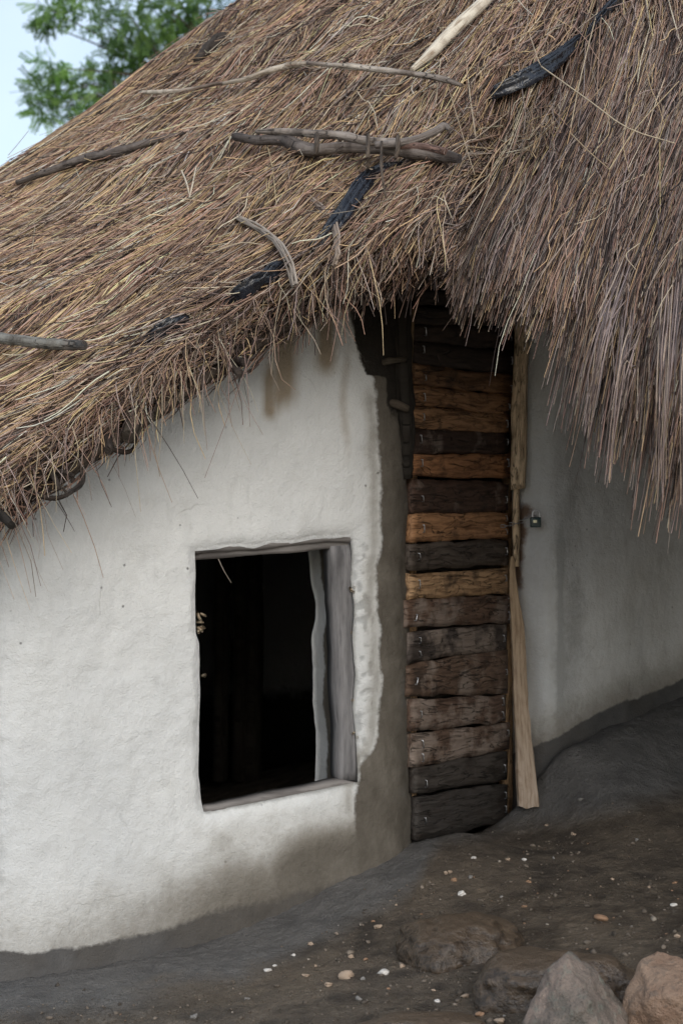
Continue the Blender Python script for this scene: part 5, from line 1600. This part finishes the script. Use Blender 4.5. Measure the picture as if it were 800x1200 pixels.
# ------------------------------------------------------------------ the tree behind the roof
def mat_leaf():
    k = NT('leaf')
    c = k.attr('Col', 'Color')
    tr = k.n('ShaderNodeBsdfTranslucent')
    c2 = k.mix(1.0, c, (1.3, 1.5, 0.7), 'MULTIPLY')
    k.l(c2, tr.inputs['Color'])
    mx = k.n('ShaderNodeMixShader', Fac=0.35)
    m = k.fin(c, 0.55, None, 0.3)
    k.l(k.b.outputs[0], mx.inputs[1]); k.l(tr.outputs[0], mx.inputs[2])
    k.l(mx.outputs[0], k.out.inputs[0])
    return m
TB = np.array([0.6, 24.0, -1.8])
TREE = thing('acacia_tree', 'feathery green tree rising behind the thatch against the pale sky', 'tree', TB)
M_BARK = mat_plain('tree_bark', (0.07, 0.055, 0.045), (0.14, 0.115, 0.09), 14, 0.9, 0.8, 0.03, stretch=(1, 1, 0.3))
def limb(name, pts, r):
    add(name, pole_mesh(name, pts, r, int(pts[-1][0] * 10) % 40, 10, K=20), M_BARK, TREE)
fork = TB + np.array([-0.3, 0, 4.2])
limb('trunk', [TB, TB + np.array([0.1, 0, 2]), fork], [0.30, 0.24, 0.18])
clus = []      # px, py, depth, radius
for (x, y, Y, r) in [(60, 12, 23.0, 0.22), (52, 28, 23.2, 0.12), (105, 12, 23, 0.32), (150, 15, 22.5, 0.42), (200, 15, 23, 0.45), (235, 10, 23.5, 0.42), (150, 45, 23, 0.18), (175, 42, 23, 0.30), (215, 45, 23.6, 0.38), (150, 65, 23.2, 0.28), (190, 68, 23.5, 0.3),
                     (58, 80, 22.6, 0.20), (55, 108, 22.6, 0.24), (90, 100, 22.8, 0.26), (78, 120, 22.6, 0.26), (105, 128, 23, 0.22), (130, 105, 23, 0.30), (165, 95, 23.3, 0.30), (50, 132, 22.7, 0.12), (120, 85, 23, 0.14), (180, 115, 23.2, 0.3), (145, 125, 23.5, 0.25), (250, 40, 23.5, 0.4),
                     (110, -40, 23, 0.45), (180, -50, 23, 0.5), (260, -40, 23.5, 0.5), (320, -20, 24, 0.6), (220, -110, 23.5, 0.6), (330, -110, 24, 0.7), (440, -60, 24.2, 0.7), (520, -120, 24, 0.7), (600, -40, 24.5, 0.7), (420, 30, 24.5, 0.6), (320, 50, 24.2, 0.5), (700, -80, 24, 0.7), (760, 20, 24.6, 0.6), (640, 50, 25, 0.6), (500, 20, 25, 0.6)]:
    clus.append((P(x, y, Y), r))
hubs = [P(235, 50, 23.4), P(330, 30, 24), P(560, 10, 24.4), P(400, -60, 24.2), P(205, 100, 23.3)]
for h in hubs:
    limb('limb', [fork, (fork + h) / 2 + np.array([0, 0, 0.15]), h], [0.12, 0.06, 0.025])
LV, LQ, LC = [], [], []
lo = 0
for ci, (c, r) in enumerate(clus):
    h = min(hubs, key=lambda q: np.linalg.norm(q - c))
    limb('twig', [h, (h + c) / 2 + np.array([0, 0, 0.05]), c], [0.018, 0.011, 0.005])
    nfr = int(30 + 300 * r ** 2 * 1.3)
    tone = random.uniform(0.6, 1.2)
    for f in range(nfr):
        d = rng.normal(0, 1, 3); d /= np.linalg.norm(d)
        p = c + d * r * rng.uniform(0.1, 1.0) ** 0.5 * np.array([1.1, 1, 0.8])
        ax = d * 0.6 + rng.normal(0, 0.5, 3) + np.array([0, 0, -0.25]); ax /= np.linalg.norm(ax)
        sd_ = np.cross(ax, rng.normal(0, 1, 3)); sd_ /= np.linalg.norm(sd_)
        nl, Lf = 7, rng.uniform(0.12, 0.22)
        colr = np.array([(0.10, 0.19, 0.065), (0.16, 0.28, 0.09), (0.07, 0.14, 0.055), (0.21, 0.33, 0.115)][rng.integers(4)]) * tone
        if c[0] < P(140, 0, 23)[0] and c[2] < P(0, 70, 23)[2]:
            colr = colr * 1.35
        for k in range(nl):
            for s_ in (-1, 1):
                b0 = p + ax * Lf * (k / nl)
                tip = b0 + (sd_ * s_ * 0.85 + ax * 0.5) * rng.uniform(0.035, 0.058)
                wv = np.cross(ax, sd_) * 0.006 + ax * 0.014
                mid = (b0 + tip) / 2
                LV += [b0, mid + wv, tip, mid - wv]
                LQ.append((lo, lo + 1, lo + 2, lo + 3)); lo += 4
                LC += [colr * rng.uniform(0.85, 1.15)] * 4
crown = add('crown', mesh_np('crown', np.array(LV), np.array(LQ), {'Col': np.array(LC)}, smooth=False), mat_leaf(), TREE, None, 'stuff')
